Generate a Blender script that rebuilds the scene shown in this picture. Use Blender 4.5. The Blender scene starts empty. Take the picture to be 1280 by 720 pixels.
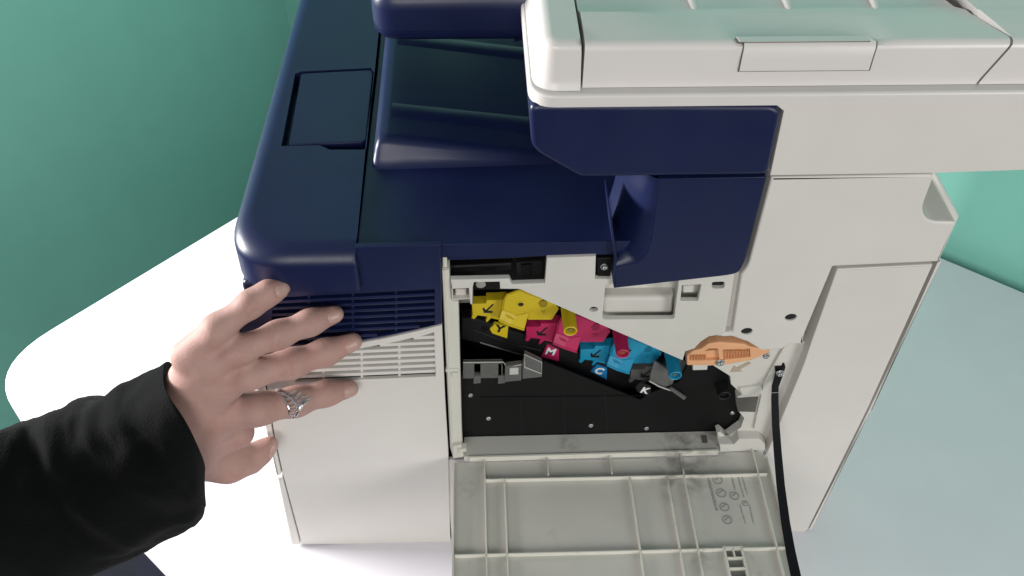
import bpy, bmesh, math, random
import numpy as np
from mathutils import Vector, Matrix
from mathutils.geometry import tessellate_polygon

random.seed(7)
scn = bpy.context.scene
COL = scn.collection

# ------------------------------------------------------------------ camera
F, W, H = 1180.0, 1280.0, 720.0
_v = np.array([615 - 640, 1498 - 360, F]); _v /= np.linalg.norm(_v)
_d = np.array([575 - 640, -862 - 360, F]); _d -= _v * (_v @ _d); _d /= np.linalg.norm(_d)
_x = np.cross(_v, _d); _x /= np.linalg.norm(_x)
if _x[0] < 0: _x = -_x
R = np.stack([_x, _d, -_v])                      # world = R @ camera(x right, y down, z forward)
CAM = np.array([0.0, -0.45, 0.81203])
cam = bpy.data.cameras.new('camera')
cam.sensor_fit = 'HORIZONTAL'; cam.sensor_width = 36.0
cam.lens = 36.0 * F / W
cam.clip_start = 0.02; cam.clip_end = 60
camo = bpy.data.objects.new('camera', cam); COL.objects.link(camo)
m = Matrix.Identity(4)
for r in range(3):
    m[r][0] = R[r][0]; m[r][1] = -R[r][1]; m[r][2] = -R[r][2]; m[r][3] = CAM[r]
camo.matrix_world = m
scn.camera = camo

# ------------------------------------------------------------------ light
wd = bpy.data.worlds.new('World'); scn.world = wd; wd.use_nodes = True
bg = wd.node_tree.nodes['Background']
bg.inputs[0].default_value = (0.86, 0.95, 1.0, 1); bg.inputs[1].default_value = 0.22

def area(name, loc, aim, size, power, col, size_y=None):
    l = bpy.data.lights.new(name, 'AREA'); l.energy = power; l.color = col
    l.shape = 'RECTANGLE'; l.size = size; l.size_y = size_y or size
    o = bpy.data.objects.new(name, l); COL.objects.link(o)
    o.location = loc
    o.rotation_euler = (Vector(aim) - Vector(loc)).to_track_quat('-Z', 'Y').to_euler()
    return o
area('window_light', (-1.45, 0.32, 0.54), (-0.30, 0.12, 0.0), 0.5, 56, (1.0, 0.99, 0.97), 0.4)
area('room_and_fill_light', (1.45, -1.75, 0.80), (0.05, 0.0, 0.22), 0.75, 18.5, (1.0, 0.975, 0.93))
area('room_and_fill_light', (-0.40, -2.0, 1.25), (-0.45, 0.5, 0.1), 1.0, 20.5, (1.0, 0.98, 0.95))  # added fill lamp without a known source, brightens the left wall
scn.view_settings.view_transform = 'Standard'
scn.view_settings.look = 'None'
scn.view_settings.exposure = 0.12
scn.view_settings.gamma = 1.0
scn.view_settings.use_curve_mapping = False

# ------------------------------------------------------------------ pixel -> place
def ray(px, py): return R @ np.array([px - 640, py - 360, F])
def PY(px, py, y=0.0):
    r = ray(px, py); t = (y - CAM[1]) / r[1]; return Vector(CAM + r * t)
def PZ(px, py, z=0.0):
    r = ray(px, py); t = (z - CAM[2]) / r[2]; return Vector(CAM + r * t)
def YP(pts, y=0.0): return [(lambda p: (p.x, p.z))(PY(a, b, y)) for a, b in pts]
def ZP(pts, z=0.0): return [(lambda p: (p.x, p.y))(PZ(a, b, z)) for a, b in pts]
def yf(y0): return lambda u, v, w: Vector((u, y0 + w, v))       # face towards -y
def zf(z0): return lambda u, v, w: Vector((u, v, z0 - w))       # face up

# ------------------------------------------------------------------ materials
MATS = {}
def mat(name, col, rough=0.45, var=0.05, bump=0.0, bscale=900, metal=0.0, spec=0.5, coat=0.0,
        stains=None, trans=0.0, sheen=0.0, sss=0.0, wear=0.0):
    if name in MATS: return MATS[name]
    mt = bpy.data.materials.new(name); mt.use_nodes = True
    nt = mt.node_tree; b = nt.nodes['Principled BSDF']
    tc = nt.nodes.new('ShaderNodeTexCoord')
    nz = nt.nodes.new('ShaderNodeTexNoise'); nz.inputs['Scale'].default_value = 22; nz.inputs['Detail'].default_value = 6
    nt.links.new(tc.outputs['Object'], nz.inputs['Vector'])
    rp = nt.nodes.new('ShaderNodeValToRGB')
    c = np.array(col)
    rp.color_ramp.elements[0].position = 0.3; rp.color_ramp.elements[1].position = 0.7
    rp.color_ramp.elements[0].color = (*np.clip(c * (1 - var), 0, 1), 1)
    rp.color_ramp.elements[1].color = (*np.clip(c * (1 + var), 0, 1), 1)
    nt.links.new(nz.outputs['Fac'], rp.inputs['Fac'])
    out = rp.outputs['Color']
    if stains:
        scol, scale, lo, hi, amt = stains
        n2 = nt.nodes.new('ShaderNodeTexNoise'); n2.inputs['Scale'].default_value = scale; n2.inputs['Detail'].default_value = 8
        n2.inputs['Roughness'].default_value = 0.7; n2.inputs['Distortion'].default_value = 0.6
        nt.links.new(tc.outputs['Object'], n2.inputs['Vector'])
        mr = nt.nodes.new('ShaderNodeMapRange'); mr.inputs[1].default_value = lo; mr.inputs[2].default_value = hi
        mr.inputs[3].default_value = 0; mr.inputs[4].default_value = amt
        nt.links.new(n2.outputs['Fac'], mr.inputs[0])
        mx = nt.nodes.new('ShaderNodeMix'); mx.data_type = 'RGBA'
        nt.links.new(mr.outputs[0], mx.inputs[0]); nt.links.new(out, mx.inputs[6]); mx.inputs[7].default_value = (*scol, 1)
        out = mx.outputs[2]
    nt.links.new(out, b.inputs['Base Color'])
    n3 = nt.nodes.new('ShaderNodeTexNoise'); n3.inputs['Scale'].default_value = 35; n3.inputs['Detail'].default_value = 7
    nt.links.new(tc.outputs['Object'], n3.inputs['Vector'])
    mr = nt.nodes.new('ShaderNodeMapRange'); mr.inputs[3].default_value = rough - 0.06; mr.inputs[4].default_value = rough + 0.08
    nt.links.new(n3.outputs['Fac'], mr.inputs[0]); nt.links.new(mr.outputs[0], b.inputs['Roughness'])
    b.inputs['Metallic'].default_value = metal
    b.inputs['Specular IOR Level'].default_value = spec
    b.inputs['Coat Weight'].default_value = coat
    b.inputs['Transmission Weight'].default_value = trans
    if sheen:
        b.inputs['Sheen Weight'].default_value = sheen; b.inputs['Sheen Roughness'].default_value = 0.5
    if sss:
        b.inputs['Subsurface Weight'].default_value = sss
        b.inputs['Subsurface Radius'].default_value = (0.006, 0.0025, 0.0015); b.inputs['Subsurface Scale'].default_value = 0.6
    if bump:
        nb = nt.nodes.new('ShaderNodeTexNoise'); nb.inputs['Scale'].default_value = bscale; nb.inputs['Detail'].default_value = 3
        nt.links.new(tc.outputs['Object'], nb.inputs['Vector'])
        bp = nt.nodes.new('ShaderNodeBump'); bp.inputs['Strength'].default_value = bump; bp.inputs['Distance'].default_value = 0.0006
        nt.links.new(nb.outputs['Fac'], bp.inputs['Height']); nt.links.new(bp.outputs[0], b.inputs['Normal'])
    MATS[name] = mt
    return mt

WHITE = mat('white_plastic', (0.645, 0.615, 0.58), 0.42, 0.02, 0.10, 1400)
LID = mat('lid_plastic', (0.645, 0.61, 0.59), 0.3, 0.02, 0.05, 1400)
CREAM = mat('cream_plastic', (0.60, 0.585, 0.52), 0.42, 0.03, 0.1, 1400)
INNER = mat('inner_white_plastic', (0.60, 0.585, 0.54), 0.45, 0.03, 0.1, 1400, stains=((0.3, 0.28, 0.24), 40, 0.62, 0.8, 0.35))
DOORM = mat('door_inner_plastic', (0.53, 0.515, 0.475), 0.45, 0.04, 0.12, 1200, stains=((0.10, 0.10, 0.09), 34, 0.60, 0.82, 0.45))
RIBM = mat('lit_rib_plastic', (0.66, 0.64, 0.57), 0.42, 0.04, 0.1, 1200, stains=((0.10, 0.10, 0.09), 30, 0.62, 0.82, 0.4))  # same plastic as the door, painted lighter for the light the ribs catch
def smudge(mt, spots, col=(0.025, 0.024, 0.022)):
    """toner smudges: noise patches round given places"""
    nt = mt.node_tree; b = nt.nodes['Principled BSDF']; cur = b.inputs['Base Color'].links[0].from_socket
    ge = nt.nodes.new('ShaderNodeNewGeometry')
    for (p, rad, amt, sc) in spots:
        d = nt.nodes.new('ShaderNodeVectorMath'); d.operation = 'DISTANCE'; d.inputs[1].default_value = p
        nt.links.new(ge.outputs['Position'], d.inputs[0])
        m1 = nt.nodes.new('ShaderNodeMapRange'); m1.inputs[1].default_value = 0; m1.inputs[2].default_value = rad; m1.inputs[3].default_value = 1; m1.inputs[4].default_value = 0
        nt.links.new(d.outputs['Value'], m1.inputs[0])
        n = nt.nodes.new('ShaderNodeTexNoise'); n.inputs['Scale'].default_value = sc; n.inputs['Detail'].default_value = 8; n.inputs['Distortion'].default_value = 0.35
        nt.links.new(ge.outputs['Position'], n.inputs['Vector'])
        m2 = nt.nodes.new('ShaderNodeMapRange'); m2.inputs[1].default_value = 0.42; m2.inputs[2].default_value = 0.68; m2.inputs[3].default_value = 0; m2.inputs[4].default_value = amt
        nt.links.new(n.outputs['Fac'], m2.inputs[0])
        mu = nt.nodes.new('ShaderNodeMath'); mu.operation = 'MULTIPLY'; nt.links.new(m1.outputs[0], mu.inputs[0]); nt.links.new(m2.outputs[0], mu.inputs[1])
        mx = nt.nodes.new('ShaderNodeMix'); mx.data_type = 'RGBA'; nt.links.new(mu.outputs[0], mx.inputs[0]); nt.links.new(cur, mx.inputs[6]); mx.inputs[7].default_value = (*col, 1)
        cur = mx.outputs[2]
    nt.links.new(cur, b.inputs['Base Color'])
_sp = [(tuple(PZ(852, 588, 0.14)), 0.035, 0.85, 75), (tuple(PZ(860, 556, 0.143)), 0.03, 0.75, 90), (tuple(PZ(900, 545, 0.143)), 0.022, 0.8, 80), (tuple(PZ(880, 690, 0.14)), 0.02, 0.5, 90), (tuple(PZ(710, 553, 0.143)), 0.012, 0.6, 120), (tuple(PZ(585, 610, 0.14)), 0.012, 0.45, 160)]
smudge(DOORM, _sp); smudge(RIBM, _sp)
NAVY = mat('navy_plastic', (0.0048, 0.0100, 0.050), 0.38, 0.08, 0.12, 1500)
BLACK = mat('black_plastic', (0.0035, 0.0035, 0.004), 0.5, 0.15, 0.1, 900, spec=0.25)
DARK = mat('dark_void', (0.006, 0.006, 0.007), 0.7, 0.1)
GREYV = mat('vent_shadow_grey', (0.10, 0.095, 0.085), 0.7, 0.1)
CHAR = mat('charcoal_plastic', (0.009, 0.009, 0.0095), 0.5, 0.2, 0.15, 700, spec=0.3)
YEL = mat('yellow_plastic', (0.60, 0.45, 0.015), 0.4, 0.06, 0.08, 900, stains=((0.10, 0.08, 0.02), 90, 0.58, 0.8, 0.5))
MAG = mat('magenta_plastic', (0.44, 0.02, 0.10), 0.4, 0.06, 0.08, 900, stains=((0.08, 0.01, 0.03), 90, 0.56, 0.8, 0.5))
CYA = mat('cyan_plastic', (0.012, 0.25, 0.43), 0.4, 0.06, 0.08, 900, stains=((0.01, 0.05, 0.08), 90, 0.56, 0.8, 0.5))
GRY = mat('grey_plastic', (0.115, 0.112, 0.112), 0.4, 0.05, 0.08, 900)
BLU = mat('blue_tag', (0.012, 0.17, 0.42), 0.4, 0.05)
ORA = mat('orange_plastic', (0.74, 0.39, 0.205), 0.45, 0.05, 0.08, 900)
ORD = mat('orange_brown_plastic', (0.55, 0.25, 0.11), 0.5, 0.05)
PAPERW = mat('letter_white', (0.75, 0.75, 0.75), 0.6, 0.02)
STEEL = mat('screw_steel', (0.62, 0.62, 0.62), 0.25, 0.1, metal=1.0)
SILV = mat('ring_silver', (0.72, 0.72, 0.74), 0.2, 0.2, metal=1.0, stains=((0.05, 0.05, 0.055), 400, 0.55, 0.7, 0.7))
SMOKE = mat('smoky_clear_plastic', (0.22, 0.22, 0.215), 0.22, 0.1, 0.0, coat=0.3, trans=0.55)
MARK = mat('embossed_mark', (0.30, 0.295, 0.28), 0.6, 0.1)
TABLE = mat('white_laminate', (0.71, 0.685, 0.735), 0.42, 0.015, 0.05, 600)
GREEN = mat('green_backdrop', (0.27, 0.63, 0.53), 0.6, 0.02, 0.1, 500)
CARPET = mat('navy_carpet', (0.003, 0.004, 0.012), 0.95, 0.4, 0.8, 500)
STRAP = mat('black_strap', (0.004, 0.004, 0.006), 0.6, 0.2, 0.2, 600, spec=0.15)
LEGM = mat('table_leg_metal', (0.35, 0.35, 0.36), 0.35, 0.05, metal=0.8)

# ------------------------------------------------------------------ mesh helpers
def link(name, bm, material, parent=None, smooth=True, angle=32, mats=None):
    bmesh.ops.recalc_face_normals(bm, faces=bm.faces[:])
    me = bpy.data.meshes.new(name); bm.to_mesh(me); bm.free()
    for mm in ([material] if material else []) + (mats or []): me.materials.append(mm)
    if smooth:
        me.shade_smooth(); me.set_sharp_from_angle(angle=math.radians(angle))
    o = bpy.data.objects.new(name, me); COL.objects.link(o)
    if smooth and angle < 100:
        wn = o.modifiers.new('normals', 'WEIGHTED_NORMAL'); wn.weight = 60; wn.keep_sharp = True
    if parent: attach(o, parent)
    return o
def attach(o, parent):
    off = parent.location.copy() if parent.parent is None else Vector((0, 0, 0))
    o.parent = parent
    if off.length > 0: o.matrix_parent_inverse = Matrix.Translation(-off)
def thing(name, label, cat, loc, group=None):
    o = bpy.data.objects.new(name, None); COL.objects.link(o); o.location = loc
    o.empty_display_size = 0.05
    o['label'] = label; o['category'] = cat
    if group: o['group'] = group
    return o
def area2(p):
    return 0.5 * sum(p[i][0] * p[(i + 1) % len(p)][1] - p[(i + 1) % len(p)][0] * p[i][1] for i in range(len(p)))
def ccw(p): return list(p) if area2(p) > 0 else list(p)[::-1]
def offs(p, d):                                   # p ccw, d>0 moves inwards
    n = len(p); out = []
    for i in range(n):
        a = Vector(p[i - 1]); b = Vector(p[i]); c = Vector(p[(i + 1) % n])
        e1 = (b - a); e2 = (c - b)
        if e1.length < 1e-9: e1 = e2
        if e2.length < 1e-9: e2 = e1
        e1 = e1.normalized(); e2 = e2.normalized()
        n1 = Vector((-e1.y, e1.x)); n2 = Vector((-e2.y, e2.x))
        k = max(0.35, 1 + n1.dot(n2))
        mm = (n1 + n2) / k
        out.append((b.x + mm.x * d, b.y + mm.y * d))
    return out
def rnd(pts, r, n=5):
    """round the corners of a 2D polygon; r a number or a list"""
    out = []; N = len(pts)
    for i in range(N):
        ri = r[i] if isinstance(r, (list, tuple)) else r
        b = Vector(pts[i]); a = Vector(pts[i - 1]); c = Vector(pts[(i + 1) % N])
        la = (a - b).length; lc = (c - b).length
        k = min(ri, la * 0.49, lc * 0.49)
        if k < 1e-6: out.append((b.x, b.y)); continue
        p0 = b + (a - b) / la * k; p2 = b + (c - b) / lc * k
        for j in range(n + 1):
            t = j / n; q = p0 * (1 - t) ** 2 + b * 2 * t * (1 - t) + p2 * t * t
            out.append((q.x, q.y))
    return out
def slab_bm(outer, fr, depth, bev=0.0008, holes=(), hbev=0.0004, bm=None, steps=3, hdepth=None):
    bm = bm or bmesh.new()
    outer = ccw(outer); holes = [ccw(h) for h in holes]
    def rings(p, b, sgn):
        rs = []
        n = steps if b > 0.0015 else (2 if b > 0 else 0)
        if n:
            for i in range(n + 1):
                a = i / n * math.pi / 2
                rs.append([bm.verts.new(fr(u, v, b * (1 - math.cos(a)))) for u, v in offs(p, sgn * b * (1 - math.sin(a)))])
        else:
            rs.append([bm.verts.new(fr(u, v, 0)) for u, v in p])
        rs.append([bm.verts.new(fr(u, v, depth)) for u, v in p])
        for r0, r1 in zip(rs[:-1], rs[1:]):
            for i in range(len(p)):
                j = (i + 1) % len(p)
                try: bm.faces.new((r0[i], r0[j], r1[j], r1[i]))
                except ValueError: pass
        return rs
    sets = [rings(outer, bev, 1)] + [rings(h, hbev, -1) for h in holes]
    for idx in (0, -1):
        loops = [s[idx] for s in sets]
        flat = [v for l in loops for v in l]
        for t in tessellate_polygon([[v.co for v in l] for l in loops]):
            try: bm.faces.new([flat[k] for k in t])
            except ValueError: pass
    return bm
def slab(name, outer, fr, depth, material, parent=None, bev=0.0008, holes=(), hbev=0.0004, steps=3, angle=32):
    return link(name, slab_bm(outer, fr, depth, bev, holes, hbev, None, steps), material, parent, angle=angle)
def box_bm(x0, x1, y0, y1, z0, z1, bm=None, b=0.0):
    bm = bm or bmesh.new()
    o = [(x0, z0), (x1, z0), (x1, z1), (x0, z1)]
    return slab_bm(o, yf(y0), y1 - y0, b, bm=bm)
def box(name, x0, x1, y0, y1, z0, z1, material, parent=None, b=0.0):
    return link(name, box_bm(x0, x1, y0, y1, z0, z1, None, b), material, parent)
def lathe_bm(p0, p1, prof, n=20, bm=None):
    """profile (t along axis in metres from p0, radius)"""
    bm = bm or bmesh.new()
    p0 = Vector(p0); ax = (Vector(p1) - p0).normalized()
    s = ax.orthogonal().normalized(); q = ax.cross(s)
    rs = []
    for t, r in prof:
        rs.append([bm.verts.new(p0 + ax * t + (s * math.cos(a) + q * math.sin(a)) * max(r, 1e-5))
                   for a in (2 * math.pi * k / n for k in range(n))])
    for a, b in zip(rs[:-1], rs[1:]):
        for k in range(n): bm.faces.new((a[k], a[(k + 1) % n], b[(k + 1) % n], b[k]))
    bm.faces.new(rs[0][::-1]); bm.faces.new(rs[-1])
    return bm
def tube_bm(pts, rad, n=8, bm=None):
    bm = bm or bmesh.new()
    pts = [Vector(p) for p in pts]; rs = []
    up = None
    for i, p in enumerate(pts):
        d = (pts[min(i + 1, len(pts) - 1)] - pts[max(i - 1, 0)]).normalized()
        s = d.orthogonal().normalized() if up is None else (up - d * up.dot(d)).normalized()
        up = s; q = d.cross(s); r = rad[i] if isinstance(rad, (list, tuple)) else rad
        rs.append([bm.verts.new(p + (s * math.cos(a) + q * math.sin(a)) * r) for a in (2 * math.pi * k / n for k in range(n))])
    for a, b in zip(rs[:-1], rs[1:]):
        for k in range(n): bm.faces.new((a[k], a[(k + 1) % n], b[(k + 1) % n], b[k]))
    bm.faces.new(rs[0][::-1]); bm.faces.new(rs[-1])
    return bm
def screw(px, py, y, parent, r=0.0026, material=None):
    c = PY(px, py, y)
    bm = lathe_bm(c, c + Vector((0, -1, 0)), [(0, r), (r * 0.3, r), (r * 0.55, r * 0.8), (r * 0.62, r * 0.5), (r * 0.3, r * 0.3), (r * 0.3, 0)], 16)
    return link('screw', bm, material or STEEL, parent)
def hole_cup(name, px, py, y, r, parent, rim=WHITE, inner=DARK, depth=0.006):
    c = PY(px, py, y)
    return link(name, lathe_bm(c + Vector((0, depth, 0)), c, [(0, r * 1.02), (depth * .5, r * 1.02)], 20), inner, parent)
def circ(px, py, y, r, n=20, sx=1.0):
    c = PY(px, py, y)
    return [(c.x + sx * r * math.cos(a), c.z + r * math.sin(a)) for a in (2 * math.pi * k / n for k in range(n))]
def letter(name, txt, size, M, material, parent, thick=0.0003, bold=0.02):
    cu = bpy.data.curves.new(name, 'FONT'); cu.body = txt; cu.size = size; cu.align_x = 'CENTER'; cu.align_y = 'CENTER'
    cu.extrude = thick; cu.offset = bold * size; cu.resolution_u = 3
    o = bpy.data.objects.new('tmp', cu); COL.objects.link(o)
    dg = bpy.context.evaluated_depsgraph_get()
    me = bpy.data.meshes.new_from_object(o.evaluated_get(dg))
    bpy.data.objects.remove(o); bpy.data.curves.remove(cu)
    me.name = name; me.transform(M); me.materials.clear(); me.materials.append(material)
    q = bpy.data.objects.new(name, me); COL.objects.link(q); attach(q, parent)
    return q
def face_matrix(px, py, y, right=(1, 0), tilt=0.0):
    """text standing on the plane y, x along the pixel direction given"""
    c = PY(px, py, y); e = PY(px + right[0] * 10, py + right[1] * 10, y) - c; e.normalize()
    n = Vector((0, -1, 0)); u = n.cross(e)
    return Matrix(((e.x, u.x, n.x, c.x), (e.y, u.y, n.y, c.y), (e.z, u.z, n.z, c.z), (0, 0, 0, 1)))

# ================================================================== setting
FLOOR = -0.74
bm = bmesh.new()
for p in ((-6, -6), (6, -6), (6, 6), (-6, 6)): bm.verts.new((p[0], p[1], FLOOR))
bm.faces.new(bm.verts[:]); fl = link('floor', bm, CARPET); fl['kind'] = 'structure'
WC = Vector((-0.338, 1.12)); dl = Vector((-0.69, -0.72)).normalized(); dr = Vector((0.79, -0.615)).normalized()
def wall(name, a, b, z1):
    n = Vector((-(b - a).y, (b - a).x)).normalized()
    if n.y < 0: n = -n
    o = slab(name, [tuple(a), tuple(b), tuple(b + n * 0.03), tuple(a + n * 0.03)], zf(z1), z1 - FLOOR, GREEN, bev=0.001)
    o['kind'] = 'structure'
wall('wall_left', WC, WC + dl * 0.86, 0.8)
wall('wall_back', WC - dr * 0.03, WC + dr * 2.6, 1.9)

# table: a rounded white top turned about 45 degrees to the printer
tb = thing('table', 'white laminate table with rounded corners that the printer stands on', 'table', (0.2, 0.15, FLOOR))
A = Vector(PZ(305, 265)[:2]); B = Vector(PZ(40, 425)[:2]); C1 = Vector(PZ(20, 515)[:2]); C2 = Vector(PZ(215, 720)[:2])
D1 = Vector(PZ(1185, 325)[:2]); D2 = Vector(PZ(1280, 365)[:2])
def isect(p, q, r, s):
    d1 = q - p; d2 = s - r; k = d1.x * d2.y - d1.y * d2.x
    t = ((r - p).x * d2.y - (r - p).y * d2.x) / k; return p + d1 * t
left = isect(A, B, C1, C2); back = isect(A, B, D1, D2)
front = left + (C2 - C1).normalized() * 1.02; right = back + (D2 - D1).normalized() * 1.22
tp = rnd([tuple(left), tuple(back), tuple(right), tuple(front)], [0.085, 0.08, 0.08, 0.08], 10)
slab('table_top', tp, zf(0.0), 0.028, TABLE, tb, bev=0.003)
cc = (left + back + right + front) / 4
for q in (left, back, right, front):
    p = cc + (q - cc) * 0.78
    link('leg', lathe_bm((p.x, p.y, FLOOR), (p.x, p.y, 0), [(0, 0.022), (0.01, 0.022), (0.011, 0.016), (-FLOOR - 0.028, 0.016)], 16), LEGM, tb)

# ================================================================== printer
PR = thing('multifunction_printer', 'navy and white office printer with scanner, side door hanging open', 'printer', (0.07, 0.2, 0.0))
BACK = 0.42

# dark core added behind the skins and the bay so no light leaks through
box('light_stop_core', -0.150, 0.300, 0.062, 0.405, 0.004, 0.372, DARK, PR)

# ---- lower front cover (seen edge-on at the left) and side panel
lo = rnd(YP([(346, 598), (353, 597), (375.5, 681), (363.5, 681.5)], -0.001), [0.001, 0.001, 0.002, 0.004])
slab('front_tray_cover', lo, yf(-0.001), 0.42, WHITE, PR, bev=0.002)
up = rnd(YP([(312, 449), (326, 447.5), (341, 545), (352, 594), (345, 595.5), (333, 545)], -0.001), 0.002)
slab('front_cover', up, yf(-0.001), 0.42, WHITE, PR, bev=0.002)
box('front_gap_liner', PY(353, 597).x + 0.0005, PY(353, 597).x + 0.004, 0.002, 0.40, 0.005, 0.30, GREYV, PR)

bnd = [(552.5, 406.5), (520, 414.5), (480, 423.5), (440, 430.5), (380, 440.5), (328, 448)]
side = YP(bnd + [(343, 545), (354, 595), (377, 680.5), (563, 679.5), (560.5, 566), (556.5, 500)])
vhole = [(542.5, 415.5), (526, 420.5), (484, 429.5), (454, 435), (420, 440.5), (369, 448), (369, 478.2), (544.5, 470.6)]
sp = slab('side_panel', side, yf(0.0), 0.003, WHITE, PR, bev=0.0008, holes=[YP(vhole)], hbev=0.0003)
def ylimit(x, poly):
    if x >= poly[0][0]: return poly[0][1]
    for (x1, y1), (x0, y0) in zip(poly[:-1], poly[1:]):
        if x0 <= x <= x1: return y0 + (y1 - y0) * (x - x0) / (x1 - x0)
    return poly[-1][1]
def vent(parent, hole_top, x0, x1, ytop, pitch, th, n, slope, mull, material, backing, y0, bot=None):
    for k in range(n):
        yc = ytop + pitch * k
        f = lambda x: yc + slope * (x - x1)
        xa = x0
        if hole_top:
            for s in range(200):
                x = x1 - (x1 - x0) * s / 199
                if f(x) < ylimit(x, hole_top) + 0.6: xa = x; break
        if bot:
            for s in range(200):
                x = x1 - (x1 - x0) * s / 199
                if f(x) < ylimit(x, bot) - 1.5: xb = x; break
            else: continue
            if xb - xa < 6: continue
        else: xb = x1
        if xb - xa < 6: continue
        p = YP([(xa, f(xa) - th / 2), (xb, f(xb) - th / 2), (xb, f(xb) + th / 2), (xa, f(xa) + th / 2)], y0)
        slab('slat', p, yf(y0), 0.0035, material, parent, bev=0.0005)
    for mx in mull:
        ya = (ylimit(mx, hole_top) if hole_top else ytop - pitch + slope * (mx - x1)) + 1
        yb = ytop + pitch * (n - 0.4) + slope * (mx - x1)
        if bot: yb = min(yb, ylimit(mx, bot) - 1)
        slab('mullion', YP([(mx - 1.6, ya), (mx + 1.6, ya), (mx + 1.9, yb), (mx - 1.3, yb)], y0 + 0.0012), yf(y0 + 0.0012), 0.003, material, parent, bev=0.0003)
    return
vent(sp, vhole[:6], 369, 544, 421.8, 7.05, 3.6, 7, -0.0425, (404, 452, 499), WHITE, GREYV, 0.0003)
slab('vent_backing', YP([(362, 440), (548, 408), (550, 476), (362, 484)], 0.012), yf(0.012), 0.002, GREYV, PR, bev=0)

slab('lower_side_panel', YP([(557, 575), (960, 562), (957, 667), (565, 680)], 0.0035), yf(0.0035), 0.003, WHITE, PR, bev=0.0006)
# ---- navy upper side cover with its dark louvres
nav = YP([(442.5, 309.5), (551, 306.5), (552.5, 404.8), (520, 413), (480, 422), (440, 429), (380, 439), (311, 448.5),
          (297, 420), (292, 394), (304, 378), (345, 363), (441, 356.5)], -0.001)
nh = [(543, 361.5), (543, 406), (500, 415.5), (455, 423.5), (400, 433), (340, 441), (340, 372.5)]
ns = slab('upper_side_cover', nav, yf(-0.001), 0.004, NAVY, PR, bev=0.001, holes=[YP(nh, -0.001)], hbev=0.0003)
ntop = [(543, 361.5), (340, 372.5)]; nbot = nh[1:6]
vent(ns, None, 340, 543, 368.3, 7.85, 3.4, 9, -0.05, (386, 441, 495), NAVY, DARK, -0.0008, nbot)
slab('vent_backing', YP([(335, 366), (549, 356), (549, 412), (335, 448)], 0.010), yf(0.010), 0.002, DARK, PR, bev=0)

# ---- navy front lid: rounded, with a flap let into it
Z_LID = 0.387
xa, xb = -0.1645, PZ(441.5, 340, Z_LID).x
def lidplan():
    seam = [(PZ(440.5, 350, Z_LID).x + 0.0, -0.008), (PZ(456, 190, Z_LID).x, 0.105), (PZ(467, 100, Z_LID).x, 0.195), (PZ(473, 40, Z_LID).x, 0.265), (-0.074, 0.41)]
    p = [(xa, -0.008)] + seam + [(xa + 0.012, 0.41)]
    return rnd(p, [0.045, 0.003, 0.0, 0.0, 0.0, 0.004, 0.12], 10)
LP = ccw(lidplan())
flap = ZP([(376, 90.5), (463, 86), (466, 90), (457.5, 174), (453, 176.5), (360, 181)], Z_LID)
fh = ZP([(369, 92), (376, 89.3), (464, 84.8), (467.5, 89), (458, 184), (455, 187), (412, 187), (400, 181.5), (360, 182.3), (351.5, 182.5)], Z_LID)
def shrink(P, d):                                 # pull the front and near edges in, leave the seam edge
    x1 = max(u for u, v in P); y1 = max(v for u, v in P); x0 = min(u for u, v in P); y0 = min(v for u, v in P)
    return [(u + d * ((x1 - u) / (x1 - x0)) + (-0.0006 if d > 0.001 and u > -0.09 else 0), v + d * (y1 - v) / (y1 - y0)) for u, v in P]
def lid_mesh():
    bm = bmesh.new(); b = 0.017; n = 7; rs = []
    for i in range(n + 1):
        a = i / n * math.pi / 2
        rs.append([bm.verts.new((u, v, Z_LID - 0.75 * b * (1 - math.cos(a)))) for u, v in shrink(LP, b * 0.85 * (1 - math.sin(a)))])
    rs.append([bm.verts.new((u, v, 0.353)) for u, v in offs(LP, -0.0004)])
    rs.append([bm.verts.new((u, v, 0.352)) for u, v in offs(LP, 0.0006)])
    for r0, r1 in zip(rs[:-1], rs[1:]):
        for i in range(len(LP)):
            j = (i + 1) % len(LP); bm.faces.new((r0[i], r0[j], r1[j], r1[i]))
    hp = ccw(fh)
    h0 = [bm.verts.new((u, v, Z_LID)) for u, v in hp]; h1 = [bm.verts.new((u, v, Z_LID - 0.012)) for u, v in hp]
    for i in range(len(hp)):
        j = (i + 1) % len(hp); bm.faces.new((h0[i], h0[j], h1[j], h1[i]))
    bm.faces.new(h1)
    flat = rs[0] + h0
    for t in tessellate_polygon([[v.co for v in rs[0]], [v.co for v in h0]]):
        try: bm.faces.new([flat[k] for k in t])
        except ValueError: pass
    return bm
lid = link('front_lid', lid_mesh(), NAVY, PR, angle=50)
slab('flap', rnd(flap, 0.003), zf(Z_LID - 0.0006), 0.008, NAVY, lid, bev=0.0012)
# front face below the lid (towards -x, out of sight from here)
slab('front_upper_cover', rnd([(-0.160, 0.255), (-0.138, 0.255), (-0.138, 0.3515), (-0.160, 0.3515)], 0.006), yf(0.004), 0.405, NAVY, PR, bev=0.003)

# ---- output tray deck with the sloping paper bed
ZD = 0.384
deck = [tuple(PZ(446, 307.5, ZD)[:2]), (0.15, 0.004), (0.15, 0.41), (-0.072, 0.41), (PZ(476, 40, ZD).x, 0.265), (PZ(470, 100, ZD).x, 0.195), (PZ(459, 190, ZD).x, 0.105)]
slab('output_tray', deck, zf(ZD), 0.012, NAVY, PR, bev=0.001)
tray = PR.children[-1]
# near rim below the deck edge, above the bay
slab('tray_rim', YP([(553, 307), (758, 297), (760, 318), (690, 321), (640, 324), (556, 327)], 0.012), yf(0.012), 0.02, NAVY, PR, bev=0.002)
slab('tray_rim_tab', YP([(636, 303.5), (757, 298.5), (759, 315), (637, 320)], 0.009), yf(0.009), 0.02, NAVY, PR, bev=0.001)
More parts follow.
